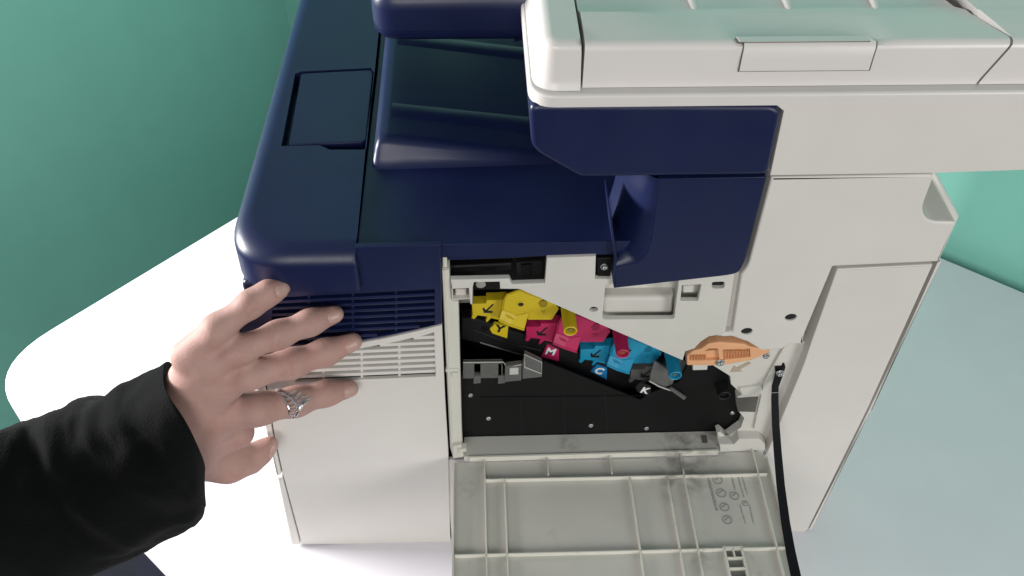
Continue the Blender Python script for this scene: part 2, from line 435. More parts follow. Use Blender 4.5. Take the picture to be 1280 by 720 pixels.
# bed: wedge, highest at the front (left), running down to the right
def bed():
    bm = bmesh.new(); y0, y1 = 0.090, 0.405
    xs = [-0.0735, -0.0725, -0.070, -0.0665, -0.061, -0.05, -0.02, 0.02, 0.055, 0.075]
    top = []
    for x in xs:
        s = min(1, max(0, (x + 0.0735) / 0.006)); h = 0.0195 * math.sin(s * math.pi / 2) * max(0.0, 1 - (x + 0.06) / 0.135 if x > -0.06 else 1)
        top.append(h)
    prof = [(-0.010, 0.0), (-0.006, 0.05), (-0.002, 0.35), (0.001, 0.75), (0.0045, 0.95), (0.010, 1.0)]
    rows = []
    for dy, k in prof: rows.append([bm.verts.new((x, y0 + dy, ZD - 0.0005 + h * k)) for x, h in zip(xs, top)])
    rows.append([bm.verts.new((x, y1, ZD - 0.0005 + h)) for x, h in zip(xs, top)])
    for a, b in zip(rows[:-1], rows[1:]):
        for i in range(len(xs) - 1): bm.faces.new((a[i], a[i + 1], b[i + 1], b[i]))
    return bm
bedo = link('paper_bed', bed(), NAVY, tray, angle=60)
for yy in (0.128, 0.225):
    bm = bmesh.new()
    pr = [(-0.060, 0.0190), (0.05, 0.0034)]
    for i, (x, h) in enumerate(pr):
        for dy, dz in ((-0.012, -0.001), (-0.004, 0.0012), (0.004, 0.0012), (0.012, -0.001)): bm.verts.new((x, yy + dy, ZD + h + dz))
    bm.verts.ensure_lookup_table(); v = bm.verts
    for k in range(3): bm.faces.new((v[k], v[k + 1], v[k + 5], v[k + 4]))
    bm.faces.new((v[0], v[1], v[2], v[3])); bm.faces.new((v[4], v[5], v[6], v[7])); bm.faces.new((v[0], v[3], v[7], v[4]))
    link('bed_rib', bm, NAVY, tray)

# ---- control panel hanging out in front of the scanner
cp = rnd([(-0.0655, 0.098), (0.036, 0.098), (0.036, 0.36), (-0.0655, 0.36)], [0.02, 0.001, 0.001, 0.02], 8)
def cpmesh():
    bm = bmesh.new(); P = ccw(cp); rs = []
    for ins, z in ((0.012, 0.5125), (0.008, 0.512), (0.0045, 0.5105), (0.002, 0.508), (0.0005, 0.5045), (0.0, 0.500), (0.0, 0.4855), (0.0008, 0.485), (0.0, 0.4845), (0.0005, 0.481), (0.003, 0.4775), (0.008, 0.476)):
        rs.append([bm.verts.new((u, v, z + (0.10 * (-u) if z > 0.49 else 0) * -0.12)) for u, v in offs(P, ins)])
    for a, b in zip(rs[:-1], rs[1:]):
        for i in range(len(P)): bm.faces.new((a[i], a[(i + 1) % len(P)], b[(i + 1) % len(P)], b[i]))
    bm.faces.new(rs[0]); bm.faces.new(rs[-1]); return bm
link('control_panel', cpmesh(), NAVY, PR, angle=40)

# ---- scanner base: navy front part and white rear part
nb = rnd(YP([(661.5, 131.5), (966, 132.3), (977.5, 139), (960.5, 220), (728, 223), (720, 219.5), (674, 193.5), (664.5, 184)], -0.003), [0.006, 0.008, 0.008, 0.006, 0.006, 0.006, 0.008, 0.008])
slab('scanner_front_cover', nb, yf(-0.003), BACK, NAVY, PR, bev=0.0035, steps=6, angle=50)
slab('scanner_gap_liner', YP([(668, 129), (1300, 112), (1300, 122), (668, 138)], 0.006), yf(0.006), 0.4, DARK, PR, bev=0)
wb = YP([(968.5, 130.3), (1425, 116.5), (1430, 207.5), (1172, 216.6), (962.5, 219.6), (979.5, 139)])
slab('scanner_base', wb, yf(0.0), BACK, WHITE, PR, bev=0.0008)

# ---- scanner lid: rim, front end piece, feeder cover, rear end piece
ZR = 0.5045; XL = 0.0315
rim = rnd([(XL, -0.004), (0.43, -0.004), (0.43, 0.42), (XL, 0.42)], [0.016, 0.005, 0.01, 0.016], 8)
slab('lid_rim', rim, zf(ZR), 0.0078, LID, PR, bev=0.002, steps=4)
TOPZ = 0.5315
def xr(y, z):                                    # seam between feeder cover and rear end piece
    if y < 0.012: return 0.2905 + 0.012 * min(1, (z - ZR) / 0.025)
    return 0.3025 - 0.36 * (y - 0.012) + 0.9 * max(0, y - 0.05) ** 2
endp = rnd([(XL + 0.0062, 0.0045), (0.0605, 0.0045), (0.0605, 0.412), (XL + 0.0062, 0.412)], [0.012, 0.0004, 0.0004, 0.012], 8)
def endmesh():
    bm = bmesh.new(); P = ccw(endp); rs = []
    for ins, z in ((0.0070, TOPZ + 0.0012), (0.004, TOPZ + 0.0008), (0.0018, TOPZ - 0.0004), (0.0006, TOPZ - 0.002), (0.0002, TOPZ - 0.004), (-0.0015, ZR + 0.006), (-0.0022, ZR + 0.003), (-0.004, ZR + 0.0002)):
        row = []
        for (u, v), (u0, v0) in zip(offs(P, ins), P):
            if u0 > 0.0600: u = min(max(u, 0.0597), 0.0608)
            row.append(bm.verts.new((u, v, z)))
        rs.append(row)
    for a, b in zip(rs[:-1], rs[1:]):
        for i in range(len(P)): bm.faces.new((a[i], a[(i + 1) % len(P)], b[(i + 1) % len(P)], b[i]))
    bm.faces.new(rs[0]); bm.faces.new(rs[-1]); return bm
link('lid_end_piece', endmesh(), LID, PR, angle=45)
PROF = [(0.0035, ZR + 0.0002), (0.0042, ZR + 0.004), (0.0056, TOPZ - 0.005), (0.0062, TOPZ - 0.0025), (0.0078, TOPZ - 0.0008), (0.0105, TOPZ),
        (0.024, TOPZ + 0.001), (0.0365, TOPZ + 0.0018), (0.0385, TOPZ + 0.0012)]
DISH = [(0.044, -0.004), (0.052, -0.0065), (0.066, -0.0065), (0.09, -0.0045), (0.14, 0.002), (0.25, 0.012), (0.41, 0.02)]
def coverm(x0f, x1f, dish):
    bm = bmesh.new(); NX = 44; rows = []
    for y, z in PROF + [(y, TOPZ + 0.0018 + (dz if dish else 0)) for y, dz in DISH]:
        a, b = x0f(y, z), x1f(y, z); row = []
        for i in range(NX + 1):
            x = a + (b - a) * i / NX; zz = z; yy = y
            if dish and z > TOPZ + 0.0009:               # the step into the dish softens to the right
                s = min(1, max(0, (x - 0.085) / 0.05)); s = s * s * (3 - 2 * s)
                zz = z - 0.0035 * s * min(1, (y - 0.012) / 0.02) if y < 0.045 else z
            if dish and 0.145 < x < 0.232 and 0.004 < y < 0.045:   # finger dish behind the handle
                k = math.sin((x - 0.145) / 0.087 * math.pi) ** 0.5
                if z > TOPZ - 0.001: zz -= 0.0035 * k * max(0, 1 - abs(y - 0.016) / 0.03)
            row.append(bm.verts.new((x, yy, zz)))
        rows.append(row)
    base = [[bm.verts.new((v.co.x, v.co.y, ZR)) for v in rows[k]] for k in (0, -1)]
    for a, b in zip(rows[:-1], rows[1:]):
        for i in range(NX): bm.faces.new((a[i], a[i + 1], b[i + 1], b[i]))
    for e in (0, NX):                                 # end walls
        loop = [r[e] for r in rows] + [base[1][e], base[0][e]]
        bm.faces.new(loop)
    return bm
adf = link('feeder_cover', coverm(lambda y, z: 0.0622, xr, True), LID, PR, angle=40)
link('lid_rear_piece', coverm(lambda y, z: xr(y, z) + 0.0016, lambda y, z: 0.424, False), LID, PR, angle=40)
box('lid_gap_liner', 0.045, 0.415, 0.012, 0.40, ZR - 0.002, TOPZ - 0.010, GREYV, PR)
for px in (866, 984, 1093):
    a = PZ(px + 9, 27, TOPZ - 0.005); b = PZ(px - 22, -45, TOPZ - 0.001)
    link('feeder_rib', tube_bm([a + Vector((0, 0, -0.002)), a * 0.7 + b * 0.3 + Vector((0, 0, 0.0005)), b], [0.0008, 0.0022, 0.0026], 12), LID, adf)
def wrap(name, g, lift, material):
    """latch that wraps from the near wall over the rounded edge on to the top of the feeder cover"""
    xl = [924.5 - g, 926.2 - g, 928 - g, 927.5 - g, 926.5 - g, 924 - g]; xr2 = [1086.5 + g, 1089 + g, 1091.5 + g, 1091 + g, 1089.5 + g, 1086 + g]
    sec = [(0.0043 - lift, PY(1000, 87 + g, 0.004).z), (0.0050 - lift, TOPZ - 0.009), (0.0060 - lift, TOPZ - 0.003), (0.0078 - lift * .7, TOPZ - 0.0008 + lift * .5), (0.0105, TOPZ + lift), (PZ(1000, 54 - g * .5, TOPZ).y, TOPZ + lift)]
    bm = bmesh.new(); rows = []
    for k, (y, z) in enumerate(sec):
        t = [88, 79, 71, 67, 64, 53][k]
        a = PY(xl[k], t, max(y, 0.003)).x if k < 4 else PZ(xl[k], t, TOPZ).x; b = PY(xr2[k], t - 1.5, max(y, 0.003)).x if k < 4 else PZ(xr2[k], t - 1.5, TOPZ).x
        rows.append([bm.verts.new((a + (b - a) * i / 6, y, z)) for i in range(7)])
    inn = [[bm.verts.new((v.co.x, v.co.y + 0.006, v.co.z - 0.006)) for v in r] for r in rows]
    for A_, B_ in zip(rows[:-1], rows[1:]):
        for i in range(6): bm.faces.new((A_[i], A_[i + 1], B_[i + 1], B_[i]))
    bd = rows[0] + [r[-1] for r in rows[1:]] + rows[-1][-2::-1] + [r[0] for r in rows[-2:0:-1]]
    bi = inn[0] + [r[-1] for r in inn[1:]] + inn[-1][-2::-1] + [r[0] for r in inn[-2:0:-1]]
    for i in range(len(bd)): j = (i + 1) % len(bd); bm.faces.new((bd[i], bd[j], bi[j], bi[i]))
    return link(name, bm, material, adf, angle=50)
wrap('handle_gap', 1.6, 0.0004, GREYV)
wrap('handle', 0.0, 0.0012, LID)

# ---- navy column carrying the scanner, with its cove
colp = rnd(YP([(824, 223.6), (958.2, 221.3), (930.5, 329), (923, 341.5), (909, 344.5), (767.5, 360.5), (769.5, 333), (797, 328.5), (808, 318), (814, 300)], -0.003),
           [0.0, 0.0005, 0.006, 0.006, 0.004, 0.0006, 0.0, 0.0, 0.003, 0.004])
cl = slab('scanner_column', colp, yf(-0.003), 0.0038, NAVY, PR, bev=0.0008)
def cove():
    bm = bmesh.new()
    Aq = [(824, 223), (819, 262), (814, 300), (808, 318), (797, 328.5), (769.5, 333)]
    Bq = [(793, 223), (785, 255), (777, 285), (772, 300), (769, 312), (765, 322)]
    rows = []
    def sm(L, n=4):
        out = []
        for i in range(len(L) - 1):
            for j in range(n): t = j / n; out.append((L[i][0] * (1 - t) + L[i + 1][0] * t, L[i][1] * (1 - t) + L[i + 1][1] * t))
        return out + [L[-1]]
    for a, b in zip(sm(Aq), sm(Bq)):
        pa = PY(*a, -0.0026); row = []
        for k in range(11):
            t = k / 10; an = t * math.pi / 2
            y = -0.0026 + 0.045 * (1 - math.cos(an)); q = PY(a[0] + (b[0] - a[0]) * math.sin(an), a[1] + (b[1] - a[1]) * math.sin(an), -0.0026)
            pb = PY(*b, -0.0026)
            row.append(bm.verts.new((pa.x + (pb.x - pa.x) * math.sin(an) , y, pa.z + (pb.z - pa.z) * math.sin(an))))
        rows.append(row)
    for a, b in zip(rows[:-1], rows[1:]):
        for i in range(10): bm.faces.new((a[i], a[i + 1], b[i + 1], b[i]))
    return bm
link('column_cove', cove(), NAVY, cl, angle=70)
slab('column_body', YP([(800, 219), (935, 219), (895, 345), (790, 345), (778, 300)], 0.046), yf(0.046), 0.35, NAVY, PR, bev=0.001)
slab('column_fin', YP([(761.5, 263), (763.5, 262.5), (771.5, 325), (767.5, 361), (765, 345), (768, 324)], -0.0028), yf(-0.0028), 0.03, NAVY, cl, bev=0.0004)
br = slab('screw_bracket', rnd(YP([(746, 323), (765, 321.5), (768, 351), (747, 351.5)], 0.004), 0.001), yf(0.004), 0.004, BLACK, PR, bev=0.0008)
screw(755.5, 332.5, 0.004, PR, 0.003)

# ---- white rear cover
rc = YP([(964, 222.2), (1168.5, 218.3), (1152, 262), (1160, 277), (1196.5, 277.5), (1173.5, 327.5), (1041, 333.5), (1006, 417), (1003, 430), (984, 431), (978, 437), (952, 438.5), (935, 428), (912, 420), (896, 420), (908, 416), (915.5, 414.5), (926.5, 343), (932.5, 336), (936, 329)])
hs = [circ(933.5, 414.5, 0, 0.0036, 18, 1.15), circ(988.5, 397, 0, 0.0036, 18, 1.15)]
slab('rear_cover', rnd(rc, [0.0005, 0.004, 0.008, 0.008, 0.003, 0.001, 0.001, 0.001, 0.0005, 0.001, 0.002, 0.002, 0.002, 0, 0, 0, 0, 0, 0.003, 0.003]), yf(0.0), 0.045, WHITE, PR, bev=0.0016, holes=hs, hbev=0.0008, steps=3)
slab('groove_floor', YP([(912, 340), (930, 340), (920, 420), (902, 420)], 0.006), yf(0.006), 0.002, WHITE, PR, bev=0)
for q in ((933.5, 414.5), (988.5, 397)): slab('screw_hole_shade', circ(q[0], q[1], 0.0016, 0.0037, 18, 1.12), yf(0.0016), 0.012, DARK, PR, bev=0)  # black discs just below the surface paint the shade inside the holes
rb = YP([(964, 222.2), (1171.5, 218), (1201, 273), (1176, 328), (1014, 664.5), (1000, 667), (1010, 420), (990, 420), (930, 345)], 0.045)
slab('rear_body', rb, yf(0.0455), 0.365, WHITE, PR, bev=0.004)
lp = YP([(1046.5, 337), (1167, 331), (1085, 512), (1010.5, 662), (1006, 666), (958, 668), (940, 600), (961, 562), (1005, 456), (1013, 432)])
slab('rear_panel', rnd(lp, [0.001, 0.001, 0, 0.002, 0.004, 0.002, 0, 0.001, 0.002, 0.002]), yf(0.0004), 0.0448, WHITE, PR, bev=0.0012)
gp = YP([(1174.5, 329), (1090, 513.5), (1086.5, 514), (1170, 331)], 0.003)
slab('panel_groove', gp, yf(0.0035), 0.016, GREYV, PR, bev=0)
gp = YP([(1176, 328.2), (1173.2, 329.5), (1090.5, 512), (1012, 663), (1015, 662)], 0.0)
slab('panel_edge', gp, yf(0.0008), 0.0445, WHITE, PR, bev=0.0005)

# ---- inner frame (white plate round the bay), recessed behind the skins
YI = 0.001
fr = YP([(563, 350), (636.5, 348.5), (640, 355.5), (681, 354), (683.5, 322.5), (745, 320.5), (744, 349), (763, 349), (767, 330), (905, 325), (921, 330), (918.5, 344), (907, 415.5), (896, 419.5),
         (886, 421), (876, 427.5), (868, 436), (857, 439.5), (853.5, 451), (649, 361.6), (625, 361.4), (624.5, 352.5), (592.5, 353.2), (591, 360), (590.5, 381), (587.8, 380.5), (587, 374.3), (565, 375.6)], YI)
win = [YP([(565.5, 361.3), (586, 360.3), (587, 373), (566.5, 374)], YI),
       circ(742, 387, YI, 0.0026, 16, 1.2),
       rnd(YP([(757, 356), (849, 345), (842.5, 399), (752.8, 399.6)], YI), 0.002),
       YP([(852.5, 357), (876.5, 355.8), (872.5, 376.5), (850.5, 376.5)], YI),
       rnd(YP([(890, 352.8), (906, 352.3), (905, 361), (890, 361)], YI), 0.002)]
fo = slab('inner_frame', fr, yf(YI), 0.004, INNER, PR, bev=0.0008, holes=win, hbev=0.0006)
slab('frame_pocket', YP([(750, 340), (852, 336), (847, 404), (748, 404)], 0.020), yf(0.020), 0.002, INNER, fo, bev=0)
c0 = YP([(752.8, 379), (844, 378), (842.5, 399.5), (752.5, 400.2)], YI + 0.004)
link('pocket_step', slab_bm(c0, yf(YI + 0.009), 0.010, 0.004), INNER, fo)
slab('latch_pocket', YP([(848, 352), (880, 350), (876, 380), (846, 380)], 0.014), yf(0.014), 0.002, INNER, fo, bev=0)
slab('latch_block', rnd(YP([(854, 357.5), (868.5, 356.5), (868, 365.5), (854, 366)], 0.006), 0.0005), yf(0.006), 0.009, INNER, fo, bev=0.0006)
slab('window_block', rnd(YP([(569.5, 361.8), (583, 361.2), (583, 369.8), (569, 370.4)], 0.005), 0.0005), yf(0.005), 0.008, mat('pinkish_plastic', (0.56, 0.50, 0.46), 0.5), fo, bev=0.0006)
slab('window_pocket', YP([(562, 357), (591, 356), (592, 378), (563, 379)], 0.016), yf(0.016), 0.002, GREYV, fo, bev=0)
for q, w in (((742, 387), 0.0028), ((898, 356.5), 0.005)): slab('frame_hole_shade', circ(q[0], q[1], 0.0045, w, 18), yf(0.0045), 0.006, DARK, fo, bev=0)  # black discs set in the openings stand in for their inner shade
slab('gear_disc', circ(601, 356, 0.012, 0.0036, 18), yf(0.012), 0.003, mat('disc_grey', (0.3, 0.29, 0.27), 0.4), PR, bev=0.0005)
slab('gear_disc', circ(615, 354, 0.012, 0.0046, 18), yf(0.012), 0.003, BLACK, PR, bev=0.0005)
# gear box things behind the ledge
slab('fuser_shroud', YP([(556, 312), (690, 308), (690, 362), (556, 362)], 0.024), yf(0.024), 0.006, BLACK, PR, bev=0)
slab('shroud_block', YP([(645, 328), (678, 326), (679, 352), (646, 353)], 0.015), yf(0.015), 0.006, CHAR, PR, bev=0.001)
slab('shroud_block', YP([(652, 332), (664, 331), (664, 348), (653, 349)], 0.013), yf(0.013), 0.004, BLACK, PR, bev=0.0008)
slab('shroud_bar', YP([(560, 333), (640, 329), (641, 338), (560, 341)], 0.016), yf(0.016), 0.006, BLACK, PR, bev=0.002)
# pillar at the left of the bay
pl = slab('bay_pillar', rnd(YP([(552, 336.5), (561.5, 336), (562.5, 349), (565, 376), (573.3, 376.5), (577.5, 547), (579, 572), (566, 572), (562.5, 560)], 0.003), 0.0006), yf(0.003), 0.012, CREAM, PR, bev=0.001)
slab('pillar_tab', YP([(553, 321), (558.5, 320.5), (559.5, 338), (553.5, 338)], 0.005), yf(0.005), 0.005, CREAM, pl, bev=0.0006)
slab('pillar_rib', YP([(552.6, 338), (554.8, 338), (566.5, 558), (564.2, 558)], 0.0015), yf(0.0015), 0.004, CREAM, pl, bev=0.0005)
slab('pillar_catch', YP([(557, 462), (573, 461), (573, 464.5), (557, 465.5)], 0.0018), yf(0.0018), 0.003, CREAM, pl, bev=0.0005)
slab('pillar_catch', YP([(564, 466.5), (572, 466), (572, 472), (566, 473)], 0.0015), yf(0.0015), 0.003, CREAM, pl, bev=0.0005)

# ---- the bay itself
YB = 0.020                                        # black front plate
box('bay_ceiling', PY(560, 400).x, PY(1000, 400).x, 0.019, 0.062, 0.366, 0.371, DARK, PR)
slab('bay_back', YP([(560, 330), (1010, 320), (1005, 570), (565, 575)], 0.056), yf(0.056), 0.005, BLACK, PR, bev=0)
low = YP([(576, 470), (576.5, 552), (900, 548), (908, 551), (927, 536), (932, 523), (924, 514), (922, 497), (930, 490), (912, 468), (893, 455), (860, 455), (848, 478), (812, 492), (800, 500), (680, 452)], YB)
bp_ = slab('waste_box_front', low, yf(YB), 0.0015, BLACK, PR, bev=0.0006)
for x0, y0, x1, y1 in ((650, 495, 651, 545), (703, 492, 705.5, 545), (755, 490, 758, 545), (600, 497, 810, 494)):
    slab('moulded_rib', YP([(x0, y0), (x0 + 1.0, y0), (x1 + 1.0, y1 + (1 if y1 < 520 else 0)), (x1, y1 + (1 if y1 < 520 else 0))], YB - 0.0006), yf(YB - 0.0006), 0.001, CHAR, bp_, bev=0.0)
for q in ((610.5, 522.5), (588, 493.5), (738.5, 531.5), (808, 535), (915.5, 515.5)):
    screw(q[0], q[1], YB, bp_, 0.0023)
screw(700, 533.5, YB, bp_, 0.0009, CHAR)
rail = YP([(577, 398), (594, 398), (640, 414), (720, 440), (846, 478), (856, 500), (822, 508), (804, 501), (680, 452.5), (640, 440), (577, 424)], 0.0365)
rl = slab('tag_rail', rail, yf(0.0365), 0.01, CHAR, PR, bev=0.001)
bm = tube_bm([PY(600, 428, 0.0360), PY(680, 452, 0.0360), PY(742, 477, 0.0360), PY(804, 500.5, 0.0360)], 0.0007, 6); link('rail_edge', bm, mat('rail_edge_grey', (0.04, 0.04, 0.04), 0.4), rl)
bm = tube_bm([PY(590, 412, 0.0360), PY(640, 430, 0.0360), PY(676, 438, 0.0360)], 0.0005, 6); link('rail_edge', bm, BLACK, rl)
slab('rail_boss', circ(606, 411, 0.0360, 0.003, 16), yf(0.0360), 0.002, BLACK, rl, bev=0.0005)
# letter tags of the four colours
def tag(poly, material, txt, c, lm, right, size, yt=0.0350):
    t = slab('letter_tag', YP(poly, yt), yf(yt), 0.003 if yt > 0.03 else 0.001, material, PR, bev=0.0006)
    letter('letter', txt, size, face_matrix(c[0], c[1], yt - 0.0003, right), lm, t, 0.0002, 0.035)
tag([(612, 411.5), (618.5, 405.5), (635.5, 408), (634, 423.5), (615, 417)], YEL, 'Y', (624.5, 411.5), DARK, (10, 1.5), 0.0105)
tag([(676, 446.5), (684, 431), (699, 438), (698.5, 452)], MAG, 'M', (688.3, 439.8), PAPERW, (10, 1.7), 0.0105)
tag([(738, 464.5), (746, 456.5), (759, 461), (758.5, 475)], BLU, 'C', (748.8, 464), PAPERW, (10, 2.2), 0.0105)
tag([(794, 484), (800, 478), (814, 483), (813, 497), (797, 490)], CHAR, 'K', (806, 488.2), PAPERW, (10, 2.0), 0.0098, 0.0188)

# ---- toner cartridges: four alike units stepped down the rail
LBL = {'yellow': 'yellow toner cartridge end with lever and arrow behind the white frame',
       'magenta': 'magenta toner cartridge end between the yellow and the cyan one',
       'cyan': 'cyan toner cartridge end between the magenta and the grey one',
       'black': 'grey toner cartridge end beside the letter K in the black bay'}
def cartridge(col, m1, step):
    YC = 0.040
    o0 = PY(646, 381, YC)
    s = PY(646 + step[0], 381 + step[1], YC) - o0
    root = thing('toner_cartridge', LBL[col], 'toner cartridge', (o0.x + s.x, YC + 0.012, o0.z + s.z), 'toner cartridges in the open bay')
    sh = lambda pts: [(u + s.x, v + s.z) for u, v in pts]
    P = lambda pts, y: sh([(a.x, a.z) for a in (PY(px, py, y) for px, py in pts)])
    base = [(589.5, 380), (607.5, 379.5), (608, 375.5), (624, 375), (636, 374), (640, 404), (623, 400), (614, 398), (609, 403), (607, 402), (609, 396), (597, 394.5), (593, 399.5), (589, 397.5), (590.5, 394)]
    b = slab('end_plate', P(base, 0.034), yf(0.034), 0.008, m1, root, bev=0.0006)
    ar = [(615.8, 380.0), (617.2, 381.0), (609.5, 388.6), (615.8, 389.2), (615.5, 391.2), (605.0, 391.2), (603.0, 385.6), (605.2, 385.0), (607.2, 388.0)]
    slab('arrow', P(ar, 0.0337), yf(0.0337), 0.001, DARK, b, bev=0)
    wing = [(655, 391), (668, 381), (690, 375), (699, 386), (690, 400), (660, 400)]
    wg = slab('wing_plate', P(wing, 0.034), yf(0.034), 0.008, m1, root, bev=0.0006)
    # raised lever: upper face, sloping lip
    bm = bmesh.new()
    U = [(633, 367.5), (649, 362), (680, 373), (671, 378), (663, 386), (661, 392), (645, 394.5), (627.5, 387), (629, 375.5)]
    yl = 0.026
    up0 = [PY(px, py, yl) for px, py in U]
    dn = [PY(px + dx, py + dy, 0.0385) for (px, py), dx, dy in zip(U, (0, 0, 2, 2, 1, -1, 0, -1, -2), (-2, -2, -1, 0, 0, 0, 0, 0, 0))]
    tv = [bm.verts.new(p + s) for p in up0]; dv = [bm.verts.new(p + s) for p in dn]
    bm.faces.new(tv)
    for i in range(len(U)):
        j = (i + 1) % len(U); bm.faces.new((tv[i], tv[j], dv[j], dv[i]))
    bm.faces.new(dv)
    bmesh.ops.bevel(bm, geom=[e for e in bm.edges if e.verts[0] in tv and e.verts[1] in tv], offset=0.0012, segments=3, affect='EDGES')
    lv = link('lever', bm, m1, root, angle=40)
    # lip hanging off the lower edge
    bm = bmesh.new()
    T = [(627.5, 387), (645, 394), (661, 390.5)]; Bq = [(623.2, 399.5), (638, 406), (655, 411.5)]
    r0 = [bm.verts.new(PY(px, py, yl + 0.0006) + s) for px, py in T]
    r1 = [bm.verts.new(PY(px, py, 0.0225) + s) for px, py in Bq]
    r2 = [bm.verts.new(PY(px, py + 1.6, 0.0225) + s) for px, py in Bq]
    r3 = [bm.verts.new(PY(px, py - 1.5, 0.034) + s) for px, py in Bq]
    r4 = [bm.verts.new(PY(px, py, 0.034) + s) for px, py in T]
    rr = [r0, r1, r2, r3, r4]
    for a in range(5):
        A_, B_ = rr[a], rr[(a + 1) % 5]
        for i in range(2): bm.faces.new((A_[i], A_[i + 1], B_[i + 1], B_[i]))
    bm.faces.new([r[0] for r in rr]); bm.faces.new([r[-1] for r in rr][::-1])
    bmesh.ops.bevel(bm, geom=[e for e in bm.edges], offset=0.0005, segments=2, affect='EDGES')
    lip = link('lever_lip', bm, m1, root, angle=40)
    bm = tube_bm([PY(623.6, 400.2, 0.0223) + s, PY(638.2, 407, 0.0223) + s, PY(655, 412.2, 0.0223) + s], 0.0008, 8); link('lip_bead', bm, m1, lip)
    for k in range(3):
        a = PY(632 + k * 1.2, 393 + k * 1.9, 0.0252 - 0.0007 * k) + s; c = PY(640 + k * 1.2, 396.3 + k * 1.9, 0.0252 - 0.0007 * k) + s
        link('grip_line', tube_bm([a, c], 0.00035, 5), m1, lip)
    cp_ = PY(651, 380, 0.026) + s
    link('hole_ring', lathe_bm(cp_ + Vector((0, .002, 0)), cp_ + Vector((0, -1, 0)), [(0, 0.0030), (0.0024, 0.0030), (0.0026, 0.0022), (0.0021, 0.0021), (0.0021, 0)], 18), m1, lv)
    link('hole', lathe_bm(cp_, cp_ + Vector((0, -1, 0)), [(0, 0.0020), (0.0004, 0.0020)], 16), DARK, lv)
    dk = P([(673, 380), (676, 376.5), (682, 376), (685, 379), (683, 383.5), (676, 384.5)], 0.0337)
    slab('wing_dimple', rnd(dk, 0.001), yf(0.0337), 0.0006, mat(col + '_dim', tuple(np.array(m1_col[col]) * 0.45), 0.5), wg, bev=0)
    # spindle tube towards the opening
    e = PY(713, 414.5, 0.008) + s; a = e + Vector((0, 0.024, 0))
    L = 0.024; r = 0.0052
    tb_ = link('spindle_tube', lathe_bm(a, e, [(0, r * 1.05), (L - 0.001, r), (L - 0.0003, r * 0.96), (L, r * 0.88), (L - 0.0004, r * 0.76), (L - 0.004, r * 0.7), (L - 0.004, 0)], 24), m1 if col != 'black' else CHAR, root)
    mid = a + Vector((0, -L + 0.0041, 0))
    link('tube_core', lathe_bm(mid, mid + Vector((0, -1, 0)), [(0, r * 0.68), (0.0012, r * 0.66), (0.0012, r * 0.3), (0.0024, r * 0.25), (0.0024, 0)], 18), core[col], tb_)
    # cartridge barrel running back into the printer
    bc = PY(640, 384, 0.042) + s
    link('barrel', lathe_bm(bc, bc + Vector((0, 1, 0)), [(0, 0.010), (0.0135, 0.010)], 20), BLACK, root)
    return root, wg, P
m1_col = {'yellow': (0.62, 0.47, 0.015), 'magenta': (0.50, 0.022, 0.115), 'cyan': (0.012, 0.30, 0.52), 'black': (0.115, 0.112, 0.112)}
core = {'yellow': mat('olive_core', (0.20, 0.17, 0.03), 0.5), 'magenta': mat('rust_core', (0.32, 0.07, 0.03), 0.5), 'cyan': mat('teal_core', (0.05, 0.14, 0.16), 0.5), 'black': CHAR}
for (col, m1, st, ch) in (('yellow', YEL, (0, 0), 'Y'), ('magenta', MAG, (65.5, 28.5), 'M'), ('cyan', CYA, (131, 56), 'C'), ('black', GRY, (192, 81), 'K')):
    root, wg, P = cartridge(col, m1, st)
    if col != 'black':
        Mx = face_matrix(679.5, 390.5, 0.0338, (10, -1)); o0 = PY(646, 381, 0.04); s = PY(646 + st[0], 381 + st[1], 0.04) - o0
        letter('letter', ch, 0.0062, Matrix.Translation(s) @ Mx, mat(col + '_mark', tuple(np.array(m1_col[col]) * 0.6), 0.5), wg, 0.00015, 0.0)
slab('clear_lever', rnd(YP([(813, 468), (818, 452), (836, 462), (845, 470), (838, 487), (812, 476)], 0.0205), 0.001), yf(0.0205), 0.002, SMOKE, PR, bev=0.0006)
link('clear_lever_rim', tube_bm([PY(811.5, 476, 0.0195), PY(824, 483, 0.0195), PY(838.5, 488, 0.0195)], 0.0007, 6), mat('clear_rim', (0.4, 0.4, 0.39), 0.3), PR)
# K lever tail
link('lever_tail', slab_bm(YP([(836, 487), (840, 485.5), (858, 497.5), (855, 500.5)], 0.0165), yf(0.0165), 0.002, 0.0005), GRY, PR)

# smoky clear bracket at the left of the bay
ck = thing('clear_bracket', 'smoky clear plastic bracket with a white square, clipped inside the black bay', 'bracket', tuple(PY(628, 462, 0.016)))
slab('bar', YP([(578.5, 453), (628, 452.5), (628, 472.5), (578.5, 473.5)], 0.0165), yf(0.0165), 0.003, SMOKE, ck, bev=0.0005, holes=[YP([(593, 455), (600.5, 455), (600.5, 468.5), (593, 468.5)], 0.0165), YP([(623, 455), (627, 455), (627, 468.5), (623, 468.5)], 0.0165)])
for x in (592, 622.5): slab('clip_foot', YP([(x, 470), (x + 9, 470), (x + 9, 479), (x, 480)], 0.0158), yf(0.0158), 0.002, SMOKE, ck, bev=0.0004)
hb = slab('holder', YP([(631, 458), (652, 455), (652, 476), (631, 478)], 0.014), yf(0.014), 0.004, SMOKE, ck, bev=0.001)
slab('white_square', YP([(637, 460.5), (648, 459.8), (648, 468), (637, 468.5)], 0.0136), yf(0.0136), 0.001, mat('square_white', (0.5, 0.5, 0.46), 0.5), hb, bev=0.0002)
en = [(653, 455), (656, 442.5), (677.5, 452.5), (677.5, 471.5), (653, 474)]
eb = slab('end_piece', YP(en, 0.014), yf(0.014), 0.004, SMOKE, ck, bev=0.0008)
